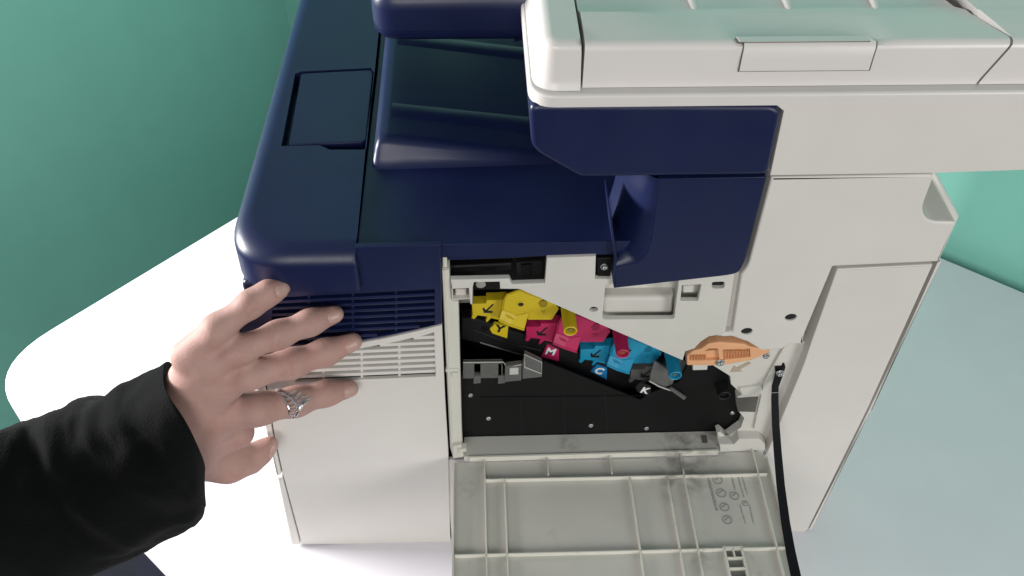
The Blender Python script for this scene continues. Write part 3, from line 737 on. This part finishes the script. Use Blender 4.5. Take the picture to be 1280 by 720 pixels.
link('end_rim', tube_bm([PY(656, 459, 0.0136), PY(655.5, 443, 0.0136), PY(677, 452.8, 0.0136), PY(677, 467, 0.0136), PY(656, 459, 0.0136)], 0.0005, 6), mat('clear_rim', (0.4, 0.4, 0.39), 0.3), eb)
link('top_edge', tube_bm([PY(579, 453, 0.0162), PY(629, 452.5, 0.0162), PY(634, 459, 0.0148), PY(652, 455.5, 0.0138)], 0.0005, 6), mat('clear_rim', (0.4, 0.4, 0.39), 0.3), eb)

# ---- lower right plate of the frame, channel and orange latch
lr = YP([(866, 430), (990, 424), (1010, 428), (1002, 462), (962, 562), (902, 560), (896, 541.5), (900, 540), (908.5, 547), (926, 534.5), (930, 523), (922.5, 514), (921, 497), (927.5, 493.5), (913.5, 480.5), (912.5, 470.5), (891, 457), (866, 459)], 0.0105)
lo_ = slab('bay_corner_plate', lr, yf(0.0105), 0.008, INNER, PR, bev=0.0008)
slab('corner_step', YP([(924, 486), (952, 482.5), (954, 493.5), (927.5, 494.5)], 0.008), yf(0.008), 0.0024, INNER, lo_, bev=0.001)
slab('corner_pocket', YP([(921, 498), (948, 496), (944, 515), (922.5, 514.5)], 0.0100), yf(0.0100), 0.0006, GREYV, lo_, bev=0)
slab('corner_rib', YP([(955, 478), (985, 425), (989, 426), (946, 537), (942, 537)], 0.008), yf(0.008), 0.0024, INNER, lo_, bev=0.0006)
slab('corner_foot', YP([(899, 556), (917, 556), (924, 549), (950, 549), (957, 556), (957, 563), (900, 566)], 0.0015), yf(0.0015), 0.010, INNER, lo_, bev=0.0015)
of = [(858.5, 457), (858.5, 445), (865, 439.5), (876, 436.5), (885, 430), (898, 427.8), (931, 430), (937, 433.5), (959, 437), (962.5, 440), (949, 447), (937, 451), (904, 457.3)]
pk = [YP([(862, 444.5), (876, 442), (886, 436), (897, 436), (899, 450.5), (862, 451)], 0.0035), YP([(903.5, 437.5), (937, 436), (938, 446.5), (904.5, 450)], 0.0035)]
ol = thing('release_latch', 'orange release latch with ribbed grip at the corner of the open bay', 'latch', tuple(PY(905, 445, 0.0105)))
ob = slab('latch_body', rnd(YP(of, 0.0035), 0.0012), yf(0.0035), 0.0068, ORA, ol, bev=0.0012, holes=pk, hbev=0.0006)
slab('grip_floor', YP([(860, 441), (940, 433), (940, 450), (860, 454)], 0.0068), yf(0.0068), 0.002, ORA, ob, bev=0)
for k in range(6): slab('grip_rib', YP([(864 + 3.4 * k, 445.5), (865.4 + 3.4 * k, 445.3), (865.4 + 3.4 * k, 450), (864 + 3.4 * k, 450.2)], 0.0048), yf(0.0048), 0.002, ORD, ob, bev=0.0)
for k in range(9): slab('grip_rib', YP([(906 + 3.5 * k, 438.8), (907.4 + 3.5 * k, 438.7), (907.8 + 3.5 * k, 448 - .3 * k), (906.4 + 3.5 * k, 448.2 - .3 * k)], 0.0048), yf(0.0048), 0.002, ORD, ob, bev=0.0)
slab('latch_foot', YP([(866, 456), (885, 455.5), (884, 462.5), (866, 463)], 0.006), yf(0.006), 0.004, INNER, lo_, bev=0.0006)
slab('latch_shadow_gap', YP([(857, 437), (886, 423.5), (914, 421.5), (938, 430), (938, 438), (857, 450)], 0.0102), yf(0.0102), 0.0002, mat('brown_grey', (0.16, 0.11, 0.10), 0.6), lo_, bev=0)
screw(900, 452.2, 0.0035, ol, 0.0036); screw(957.5, 444.5, 0.0062, PR, 0.0028)
arw = [(936, 452.5), (939, 454.5), (925, 462), (928, 464.5), (913, 465.5), (918, 457.5), (921, 460)]
slab('cast_arrow', YP(arw, 0.0099), yf(0.0099), 0.001, mat('arrow_tan', (0.42, 0.33, 0.25), 0.5), lo_, bev=0.0003)

# ---- sill and the open door lying out towards the viewer
ZH = 0.1425
sl = [tuple(PZ(580, 571, ZH)[:2]), tuple(PZ(899, 564, ZH)[:2]), (PZ(897, 541, ZH).x, 0.0195), (PZ(580, 547, ZH).x, 0.0195)]
slab('bay_sill', sl, zf(ZH), 0.006, DOORM, PR, bev=0.0005)
slab('sill_slot', ZP([(876.5, 544), (883, 544), (884.5, 553.5), (878, 553.5)], ZH + 0.0003), zf(ZH + 0.0003), 0.0005, GREYV, PR, bev=0)
ZF = 0.1375
DX0, DX1 = PZ(565.2, 640, ZH).x, PZ(979, 640, ZH).x
Y0 = PZ(700, 571, ZH).y; YE = -0.205
dout = [(DX0, Y0), (PZ(898, 565, ZH).x, Y0 + 0.0), (PZ(903, 563, ZH).x, Y0 + 0.004), (PZ(952, 555, ZH).x, Y0 + 0.004), (DX1, Y0 - 0.003), (DX1, YE), (DX0, YE)]
door = slab('side_door', rnd(dout, [0.001, 0.001, 0.001, 0.003, 0.003, 0.008, 0.008]), zf(ZF), 0.0025, DOORM, PR, bev=0.0005)
def rib(a, b, h=0.0040, w=0.00062):
    """rib between two plan points"""
    a = Vector(a); b = Vector(b); d = (b - a).normalized(); n = Vector((-d.y, d.x)) * w
    slab('door_rib', [tuple(a - n), tuple(b - n), tuple(b + n), tuple(a + n)], zf(ZF + h), h, RIBM, door, bev=0.0003)
def xr_(px, py): return PZ(px, py, ZH).x
def yr_(px, py): return PZ(px, py, ZH).y
rib((DX0 + 0.0009, Y0 - 0.001), (DX0 + 0.0009, YE + 0.008), 0.006)
rib((DX1 - 0.0009, Y0 - 0.004), (DX1 - 0.0009, YE + 0.008), 0.005)
X1, X2, X3, X4 = yr_(740, 568), yr_(780, 594), yr_(780, 687), -0.165
rib((xr_(587, 571.6), X1), (xr_(898, 564.5), X1 + 0.0012), 0.0058, 0.001)
rib((xr_(606.8, 598.6), X2), (xr_(959, 589), X2 - 0.001))
rib((DX0 + 0.002, X3), (DX1 - 0.002, X3 - 0.001))
rib((DX0 + 0.002, X4), (DX1 - 0.002, X4)); rib((DX0 + 0.006, YE + 0.001), (DX1 - 0.006, YE + 0.001), 0.006)
for px, py, ya, yb in ((607, 640, X1, YE), (633, 660, X2, YE), (685, 583, X1, X2), (763.8, 580, X1, X2), (797, 660, X2, YE), (846, 660, X2, YE), (864.5, 640, X1 + 0.003, YE), (961, 640, X1 + 0.004, YE)):
    rib((xr_(px, py), ya - 0.001), (xr_(px, py), yb + 0.003))
# little latch grid at the right
gx0, gx1 = xr_(907, 690), xr_(929, 690); gy0 = yr_(915, 683)
for k, gx in enumerate((gx0, (gx0 + gx1) / 2 , gx1)):
    if k == 1: rib((gx, gy0), (gx, gy0 - 0.009), 0.004, 0.0007); rib((gx, gy0 - 0.026), (gx, gy0 - 0.036), 0.004, 0.0007)
    else: rib((gx, gy0 + 0.001), (gx, gy0 - 0.05), 0.004, 0.0009)
for k in range(6): rib((gx0, gy0 - 0.0088 * k), (gx1, gy0 - 0.0088 * k), 0.004, 0.0007)
slab('grid_floor', [(gx0, gy0), (gx1, gy0), (gx1, gy0 - 0.045), (gx0, gy0 - 0.045)], zf(ZF + 0.0004), 0.0004, mat('pocket_grey', (0.2, 0.195, 0.18), 0.6), door, bev=0)
# moulded marks: round symbols and lines of print, too worn to read
def zmark(px, py, w, h):
    c = PZ(px, py, ZF); return [(c.x - w, c.y - h), (c.x + w, c.y - h), (c.x + w, c.y + h), (c.x - w, c.y + h)]
for px, py, r in ((897, 600, .0042), (901.5, 616.5, .0042), (905.5, 634, .0040), (909, 650, .0040), (918, 620, .0040), (931.5, 629.5, .0026)):
    c = PZ(px, py, ZF); n = 20
    o = [(c.x + r * math.cos(2 * math.pi * k / n), c.y + r * math.sin(2 * math.pi * k / n)) for k in range(n)]
    i_ = [(c.x + r * .8 * math.cos(2 * math.pi * k / n), c.y + r * .8 * math.sin(2 * math.pi * k / n)) for k in range(n)]
    ms = slab('moulded_symbol', o, zf(ZF + 0.00035), 0.0004, MARK, door, bev=0, holes=[i_], hbev=0)
    g = [(c.x - r * .45, c.y - r * .2), (c.x + r * .5, c.y + r * .5), (c.x + r * .35, c.y + r * .65), (c.x - r * .55, c.y + r * .05)]
    slab('symbol_stroke', g, zf(ZF + 0.00035), 0.0004, MARK, ms, bev=0)
bm = bmesh.new(); rg = random.Random(3)
for (xa_, ya_, xb_, yb_, wd_) in ((885, 596, 896, 638, .0013), (914, 594, 919, 612, .0008), (922, 594, 930, 622, .0006), (927, 594, 934, 618, .0006), (925, 632, 932, 655, .0006), (937, 632, 942, 655, .0006)):
    a = PZ(xa_, ya_, ZF); b = PZ(xb_, yb_, ZF); L = (b - a).length; t = 0
    while t < L:
        l = rg.uniform(.0006, .0014); q = a + (b - a) * (t / L)
        slab_bm([(q.x - wd_, q.y - l / 2), (q.x + wd_ * rg.uniform(.4, 1), q.y - l / 2), (q.x + wd_, q.y + l / 2), (q.x - wd_ * rg.uniform(.4, 1), q.y + l / 2)], zf(ZF + 0.0003), 0.0003, 0, bm=bm)
        t += l + rg.uniform(.0004, .0009)
link('moulded_print', bm, MARK, door)
# hinges at both ends
hx = PZ(570, 566, ZH)
slab('hinge_block', YP([(566, 558), (577, 556), (580, 571), (566, 574)], -0.001), yf(-0.001), 0.008, CREAM, PR, bev=0.001)
slab('hinge_block', YP([(573, 562), (583, 561), (583, 565), (573, 566)], -0.003), yf(-0.003), 0.006, CREAM, PR, bev=0.0008)

# ---- black strap from the frame to the door
st = thing('door_strap', 'black flat strap holding the open side door, screwed beside the bay', 'strap', tuple(PY(974, 466, 0.004)))
def strap():
    bm = bmesh.new(); path = [(975, 462, 0.007), (973, 472, 0.004), (969, 484, 0.001), (968.5, 500, -0.006), (969.5, 530, -0.018), (972, 565, -0.034), (976, 610, -0.058), (982, 655, -0.083), (988.5, 692, -0.105), (995, 722, -0.124), (1003, 752, -0.143)]
    hw = [4.6, 5.0, 4.4, 4.6, 4.8, 5.0, 5.3, 5.6, 6, 6.4, 6.8]; rows = []
    for (px, py, y), w in zip(path, hw):
        a = PY(px - w, py, y); b = PY(px + w, py - 0.4, y); n = Vector((0, 0.0009, 0.0009))
        rows.append([bm.verts.new(p) for p in (a, b, b + n, a + n)])
    for r0, r1 in zip(rows[:-1], rows[1:]):
        for i in range(4): bm.faces.new((r0[i], r0[(i + 1) % 4], r1[(i + 1) % 4], r1[i]))
    bm.faces.new(rows[0]); bm.faces.new(rows[-1]); return bm
sb = link('band', strap(), STRAP, st, angle=40)
a = PY(964.2, 491, -0.003); b = PY(973.4, 490.6, -0.003)
link('seam', tube_bm([a, b], 0.0003, 5), mat('seam_grey', (0.3, 0.3, 0.3), 0.5), sb)
screw(975, 466, 0.0045, st, 0.0032)
slab('strap_clip', YP([(969, 459.5), (982, 459), (981, 464), (969, 464.5)], 0.006), yf(0.006), 0.005, BLACK, PR, bev=0.0005)

# ================================================================== hand, sleeve, ring
def capsules_field(G, bones, k):
    """smooth union of tapered capsules on grid points G (N,3)"""
    d = None
    for a, b, ra, rb in bones:
        a = np.array(a); b = np.array(b); ab = b - a; L2 = max(ab @ ab, 1e-12)
        t = np.clip(((G - a) @ ab) / L2, 0, 1)
        e = np.linalg.norm(G - (a + t[:, None] * ab), axis=1) - (ra + (rb - ra) * t)
        if d is None: d = e
        else:
            h = np.clip(0.5 + 0.5 * (d - e) / k, 0, 1)
            d = e * h + d * (1 - h) - k * h * (1 - h)
    return d
def smin(d, e, k):
    h = np.clip(0.5 + 0.5 * (d - e) / k, 0, 1); return e * h + d * (1 - h) - k * h * (1 - h)
def surface_nets(D, org, h):
    nx, ny, nz = D.shape
    s = D < 0
    c = np.zeros((nx - 1, ny - 1, nz - 1), int)
    acc = np.zeros((nx - 1, ny - 1, nz - 1, 3)); cnt = np.zeros((nx - 1, ny - 1, nz - 1))
    cor = [(i, j, k) for i in (0, 1) for j in (0, 1) for k in (0, 1)]
    def sub(q, A): return A[q[0]:q[0] + nx - 1, q[1]:q[1] + ny - 1, q[2]:q[2] + nz - 1]
    for a in cor:
        for ax in range(3):
            if a[ax] == 1: continue
            b = list(a); b[ax] = 1; b = tuple(b)
            da, db = sub(a, D), sub(b, D); cr = (da < 0) != (db < 0)
            t = np.where(cr, da / np.where(cr, da - db, 1), 0)
            for q in range(3):
                acc[..., q] += np.where(cr, a[q] + (t if q == ax else 0), 0)
            cnt += cr
    act = cnt > 0
    idx = -np.ones(act.shape, int); idx[act] = np.arange(act.sum())
    I = np.argwhere(act)
    V = org + h * (I + acc[act] / cnt[act][:, None])
    faces = []
    for ax in range(3):
        o1, o2 = [(1, 2), (2, 0), (0, 1)][ax]
        sl0 = [slice(None)] * 3; sl1 = [slice(None)] * 3
        sl0[ax] = slice(0, -1); sl1[ax] = slice(1, None)
        e = s[tuple(sl0)] != s[tuple(sl1)]
        E_ = np.argwhere(e)
        E_ = E_[(E_[:, o1] > 0) & (E_[:, o2] > 0) & (E_[:, o1] < D.shape[o1] - 1) & (E_[:, o2] < D.shape[o2] - 1)]
        u = np.zeros(3, int); u[o1] = 1; w = np.zeros(3, int); w[o2] = 1
        q = [idx[tuple((E_ - p).T)] for p in (0 * u, u, u + w, w)]
        fl_ = s[tuple(E_.T)]
        Q = np.stack(q, 1); Q[~fl_] = Q[~fl_][:, ::-1]
        faces.append(Q)
    return V, np.concatenate(faces)

def HP(px, py, y): return tuple(PY(px, py, y))
fing = {   # (px, py, y, radius)
    'pinky': [(236, 445, -.033, .0120), (272, 411, -.029, .0094), (314, 379.5, -.0185, .0084), (336, 366, -.0120, .0076), (352, 360, -.0078, .0060)],
    'ring': [(262, 456, -.037, .0110), (300, 437, -.034, .0092), (348, 418.5, -.0235, .0089), (388, 403, -.0145, .0083), (419, 393, -.0078, .0062)],
    'middle': [(270, 482, -.040, .0120), (312, 467, -.038, .0102), (364, 454.5, -.0265, .0099), (407, 440.5, -.0160, .0089), (441, 427.5, -.0082, .0068)],
    'index': [(275, 520, -.040, .0128), (322, 511, -.037, .0115), (370, 502, -.0255, .0103), (408, 491.5, -.0150, .0089), (437, 486, -.0080, .0068)],
    'thumb': [(248, 568, -.034, .0175), (284, 579, -.030, .0140), (312, 575, -.022, .0100), (327, 564.5, -.0165, .0082), (338, 555.5, -.0130, .0066)],
}
palm = [((232, 486, -.036, .0155), (252, 444, -.032, .0130)), ((230, 500, -.038, .0165), (268, 458, -.035, .0125)),
        ((226, 520, -.040, .0175), (282, 480, -.037, .0130)), ((232, 548, -.040, .0180), (290, 514, -.037, .0135)),
        ((236, 556, -.036, .0190), (296, 540, -.031, .0130)), ((246, 566, -.032, .0200), (288, 574, -.027, .0150)),
        ((205, 530, -.040, .0160), (230, 505, -.038, .0165)), ((200, 545, -.042, .0160), (228, 525, -.040, .0180)), ((200, 560, -.040, .0190), (236, 562, -.038, .0200)),
        ((120, 595, -.05, .0180), (200, 545, -.042, .0160)), ((135, 610, -.05, .0180), (205, 560, -.042, .0170))]
def hand_mesh():
    h = 0.0011
    allp = []
    pal = [(HP(*a[:3]), HP(*b[:3]), a[3], b[3]) for a, b in palm]
    fg = {n: [(HP(*p[:3]), HP(*q[:3]), p[3], q[3]) for p, q in zip(L[:-1], L[1:])] for n, L in fing.items()}
    pts = np.array([p for s_ in pal for p in s_[:2]] + [p for L in fg.values() for s_ in L for p in s_[:2]])
    lo, hi = pts.min(0) - 0.03, pts.max(0) + 0.03
    n = np.ceil((hi - lo) / h).astype(int) + 1
    g = [lo[i] + h * np.arange(n[i]) for i in range(3)]
    G = np.stack(np.meshgrid(*g, indexing='ij'), -1).reshape(-1, 3)
    d = capsules_field(G, pal, 0.011)
    near = None
    for nm, L in fg.items():
        # restrict evaluation to the neighbourhood of the finger
        P_ = np.array([p for s_ in L for p in s_[:2]]); a, b = P_.min(0) - .025, P_.max(0) + .025
        mk = np.all((G > a) & (G < b), axis=1)
        e = np.full(len(G), 1.0); e[mk] = capsules_field(G[mk], L, 0.007)
        kk = 0.0045 if nm != 'thumb' else 0.008
        # fingers blend into the palm near their root only, so neighbours stay apart
        d = np.where(mk, smin(d, e, kk), d)
        # knuckles
        for i, amt in ((1, .0004), (2, .0003), (3, .0)):
            if nm == 'thumb' and i == 1: continue
            c = np.array(HP(*fing[nm][i][:3])) + np.array([0, -fing[nm][i][3] * 0.75, fing[nm][i][3] * 0.35])
            d = d - amt * np.exp(-((G - c) ** 2).sum(1) / (2 * (0.0062 if i == 1 else 0.0045) ** 2))
    # tendons: faint ridges from the wrist to the knuckles, hollows between
    for nm, w in (('ring', (228, 500)), ('middle', (232, 515)), ('index', (238, 535)), ('pinky', (222, 485))):
        a = np.array(HP(w[0], w[1], -.055)); b = np.array(HP(*fing[nm][1][:3])) + np.array([0, -.012, .004])
        ab = b - a; t = np.clip((G - a) @ ab / (ab @ ab), 0.25, 1)
        dd = ((G - (a + t[:, None] * ab)) ** 2).sum(1)
        d = d - 0.0005 * np.exp(-dd / (2 * 0.0040 ** 2))
    # nails: shallow plates pressed into the finger ends
    nails = []
    for nm, L in fing.items():
        tip = np.array(HP(*L[-1][:3])); pr = np.array(HP(*L[-2][:3])); ax = (tip - pr) / np.linalg.norm(tip - pr)
        upv = np.array([0.0, -1.0, 0.55]) if nm != 'thumb' else np.array([-0.3, -0.7, -0.6]); upv -= ax * (upv @ ax); upv /= np.linalg.norm(upv)
        if nm == 'middle': upv = upv + 0.25 * np.cross(ax, upv); upv /= np.linalg.norm(upv)
        sd = np.cross(ax, upv); r = L[-1][3]
        c = tip + upv * r * 0.80 + ax * r * 0.05
        q = (G - c); u, v, w = q @ ax / (r * 0.98), q @ sd / (r * 0.74), q @ upv / (r * 0.62)
        rad = (np.abs(u) ** 3 + np.abs(v) ** 3) ** (1 / 3)
        # groove round the nail
        near_ = np.abs(w) < 1.2
        d = d + np.where(near_, 0.0009 * np.exp(-((rad - 1.04) / 0.09) ** 2), 0)
        nails.append((c, ax, sd, upv, r))
    D = d.reshape(n)
    V, Fc = surface_nets(D, lo, h)
    return V, Fc, nails
SKIN = mat('skin', (0.40, 0.243, 0.212), 0.62, 0.07, 0.45, 650, sss=0.18, spec=0.3, stains=((0.35, 0.14, 0.115), 45, 0.5, 0.75, 0.5))
NAIL = mat('finger_nail', (0.43, 0.27, 0.235), 0.36, 0.04, sss=0.1)
SLEEVE = mat('black_fleece', (0.0035, 0.0038, 0.0038), 0.95, 0.35, 1.0, 700, sheen=0.05, spec=0.02)
_js = [((HP(*fing[n][2][:3])[0], HP(*fing[n][2][:3])[1] - 0.008, HP(*fing[n][2][:3])[2] + 0.004), 0.009, 0.35, 260) for n in ('pinky', 'ring', 'middle', 'index')]
smudge(SKIN, _js, (0.20, 0.095, 0.075))
smudge(SKIN, [(HP(*fing[n][4][:3]), 0.016, 0.6, 60) for n in fing], (0.36, 0.125, 0.10))
PE = thing('person', 'left hand with spread fingers from a black sleeve, pressing on the printer side', 'person', HP(120, 580, -.06))
V, Fc, nails = hand_mesh()
me = bpy.data.meshes.new('hand')
me.from_pydata(V.tolist(), [], Fc.tolist())
me.materials.append(SKIN); me.materials.append(NAIL)
cen = V[Fc].mean(1)
mi = np.zeros(len(Fc), int)
for c, ax, sd, upv, r in nails:
    q = cen - c; u, v, w = q @ ax / (r * 0.98), q @ sd / (r * 0.74), q @ upv / (r * 0.9)
    mi[((np.abs(u) ** 3 + np.abs(v) ** 3) < 0.98) & (np.abs(w) < 1)] = 1
me.polygons.foreach_set('material_index', mi.astype(np.int32)); me.update(); me.shade_smooth()
ho = bpy.data.objects.new('hand', me); COL.objects.link(ho); attach(ho, PE)
sm_ = ho.modifiers.new('smooth', 'SMOOTH'); sm_.factor = 0.5; sm_.iterations = 5

def sleeve():
    bm = bmesh.new()
    # path: centre px, y, half width across (m), half depth (m)
    path = [(229, 529, -.040, .0530, .035), (213, 559, -.042, .0620, .042), (187, 579, -.046, .0680, .045), (152, 594, -.051, .0695, .048),
            (115, 608, -.058, .0690, .050), (70, 625, -.068, .0690, .051), (20, 640, -.080, .0690, .052), (-40, 658, -.095, .069, .052), (-110, 680, -.115, .069, .052), (-180, 702, -.135, .069, .052)]
    cs = [Vector(HP(*p[:3])) for p in path]
    # resample
    N = 90; rows = []; nseg = 72
    M_ = len(path) - 1
    rng = np.random.RandomState(5)
    from mathutils import noise as mn
    folds = [(.42, 1.9, .05, .9, .9, .0035), (.50, 2.6, .04, 1.0, 1.0, -.003), (.30, 4.6, .05, .8, -.8, .003), (.38, 4.2, .03, .7, -.9, -.0025), (.62, 2.2, .06, 1.0, .5, .004), (.72, 1.2, .05, .9, -.6, -.003)]
    for i in range(N + 1):
        t = i / N * M_; k = min(int(t), M_ - 1); f = t - k
        c = cs[k].lerp(cs[k + 1], f)
        hw = path[k][3] * (1 - f) + path[k + 1][3] * f; hd = path[k][4] * (1 - f) + path[k + 1][4] * f
        tg = lambda m_: (cs[min(m_ + 1, M_)] - cs[max(m_ - 1, 0)]).normalized()
        d = tg(k).lerp(tg(k + 1), f).normalized()
        # the opening is cut square to the wrist as seen: across = down-right in the picture
        ac = Vector(HP(262, 608, -.036)) - Vector(HP(186, 448, -.044))
        ac = (ac - d * ac.dot(d) * min(1, i / 40)).normalized()
        dp = d.cross(ac).normalized()
        if dp.y > 0: dp = -dp
        row = []
        for j in range(nseg):
            a = 2 * math.pi * j / nseg
            disp = 0
            for (s0, a0, sw, aw, sk, am) in folds:
                da = (a - a0 + math.pi) % (2 * math.pi) - math.pi
                u = (i / N - s0 - sk * 0.06 * da) / sw; w_ = da / aw
                disp += am * math.exp(-u * u - w_ * w_)
            q_ = Vector((math.cos(a) * 1.5, math.sin(a) * 1.5, i / N * 7 + 0.9 * math.cos(a + 0.6)))
            disp += 0.0045 * (mn.noise(q_) ) + 0.0016 * mn.noise(q_ * 2.3) + 0.0006 * mn.noise(q_ * 6)
            fade = min(1, 0.15 + i / 14)
            disp *= fade
            disp -= 0.0010 * math.exp(-((i - 12) / 1.3) ** 2)
            row.append(bm.verts.new(c + ac * math.copysign(abs(math.cos(a)) ** 0.85, math.cos(a)) * (hw + disp) + dp * math.copysign(abs(math.sin(a)) ** 0.8, math.sin(a)) * (hd + disp) - d * (0.026 * max(0, math.sin(a)) ** 1.3 * max(0, 1 - i / 42))))
        rows.append(row)
    # hem: roll the edge inwards
    c = cs[0]; inner = []
    for sc, off in ((0.985, -0.0012), (0.955, -0.0008), (0.93, 0.002), (0.90, 0.02)):
        inner.append([bm.verts.new(c + (v.co - c) * sc + (cs[1] - cs[0]).normalized() * off) for v in rows[0]])
    rows = inner[::-1] + rows
    for r0, r1 in zip(rows[:-1], rows[1:]):
        for j in range(nseg): bm.faces.new((r0[j], r0[(j + 1) % nseg], r1[(j + 1) % nseg], r1[j]))
    bm.faces.new(rows[-1])
    return bm
sv = link('sleeve', sleeve(), SLEEVE, PE, angle=180)
sv['label'] = 'black fleece sleeve with a plain hem at the wrist'

# silver ring on the index finger: open feather-like loop with rungs
RG = thing('finger_ring', 'silver openwork feather ring worn on the index finger', 'ring', HP(366, 503, -.028))
c0 = Vector(HP(*fing['index'][1][:3])); c1 = Vector(HP(*fing['index'][2][:3])); ax = (c1 - c0).normalized()
upv = Vector((0, -1, 0.55)); upv = (upv - ax * upv.dot(ax)).normalized(); sdv = ax.cross(upv)
def RP(s, ang, lift=0.0004):
    """s metres along the finger from the knuckle, ang degrees round it (0 = back of the finger, + = up in the picture)"""
    L = (c1 - c0).length; t = min(max(s / L, 0), 1.3); r = 0.0120 + (0.0108 - 0.0120) * t + 0.0004 + lift
    a = math.radians(ang); return c0 + ax * s + (upv * math.cos(a) + sdv * math.sin(a)) * r
ss = 1 if (sdv.z > 0) else -1
def RA(s, ang, lift=0.0004): return RP(s, ang * ss, lift)
def SP(px, py, lift=0.0008):
    """where the line of sight through a pixel meets the finger"""
    o = Vector(CAM); d = Vector(ray(px, py)).normalized()
    r = 0.0110 + lift
    best = None
    for k in range(4000):
        t = 0.55 + k * 0.00006; p = o + d * t; w = p - c0; q = w - ax * w.dot(ax)
        if best is None or q.length < best[0]: best = (q.length, p)
        if q.length <= r: return p
    return best[1]
loop = [(346.5, 493), (352, 491.5), (358, 493.5), (364, 497.5), (369, 503), (372, 509), (372.5, 515), (370, 520), (366, 522.5)]
edge = [(352, 495), (356, 499), (359, 505), (361, 511), (362, 517), (366, 522.5)]
fe = link('feather_loop', tube_bm([SP(*p, .0013) for p in loop], [.0005, .0008, .0010, .0011, .0011, .0011, .0010, .0009, .0007], 8), SILV, RG)
link('feather_edge', tube_bm([SP(*p, .0008) for p in edge], 0.0007, 8), SILV, fe)
for a_, b_ in (((360, 495), (356.5, 499)), ((365, 499), (359, 504.5)), ((369.5, 504.5), (360.5, 508.5)), ((371.5, 509.5), (361.5, 512)), ((372, 514), (362, 515.5)), ((370.5, 518.5), (363, 519))):
    link('rung', tube_bm([SP(*a_, .0010), SP((a_[0] + b_[0]) / 2, (a_[1] + b_[1]) / 2 + .5, .0012), SP(*b_, .0008)], 0.0005, 6), SILV, fe)
for a_, m_, b_ in (((361, 493), (366, 491), (372, 487.5)), ((366, 497), (372, 494), (377, 489.5)), ((370, 501), (377, 497), (383, 493)), ((372, 505), (379, 501), (388, 497.5)),
                   ((373, 508), (380, 504.5), (386, 501)), ((373.5, 511), (378, 507), (382, 504)), ((374, 513), (377, 508), (379, 501))):
    link('barb', tube_bm([SP(*a_, .0009), SP(*m_, .0016), SP(*b_, .0007)], [.0007, .0008, .0003], 6), SILV, fe)
rr_ = 0.0116; A0 = c0 + ax * ((SP(364, 521) - c0).dot(ax)); A1 = c0 + ax * ((SP(350, 492) - c0).dot(ax))
bnd_ = []
for k in range(19):
    a = math.radians(95 + k * 10) * (1 if (sdv.z < 0) else -1); t = k / 18
    bnd_.append(A0.lerp(A1, t) + (upv * math.cos(a) + sdv * math.sin(a)) * rr_)
link('band', tube_bm(bnd_, 0.0009, 8), SILV, RG)
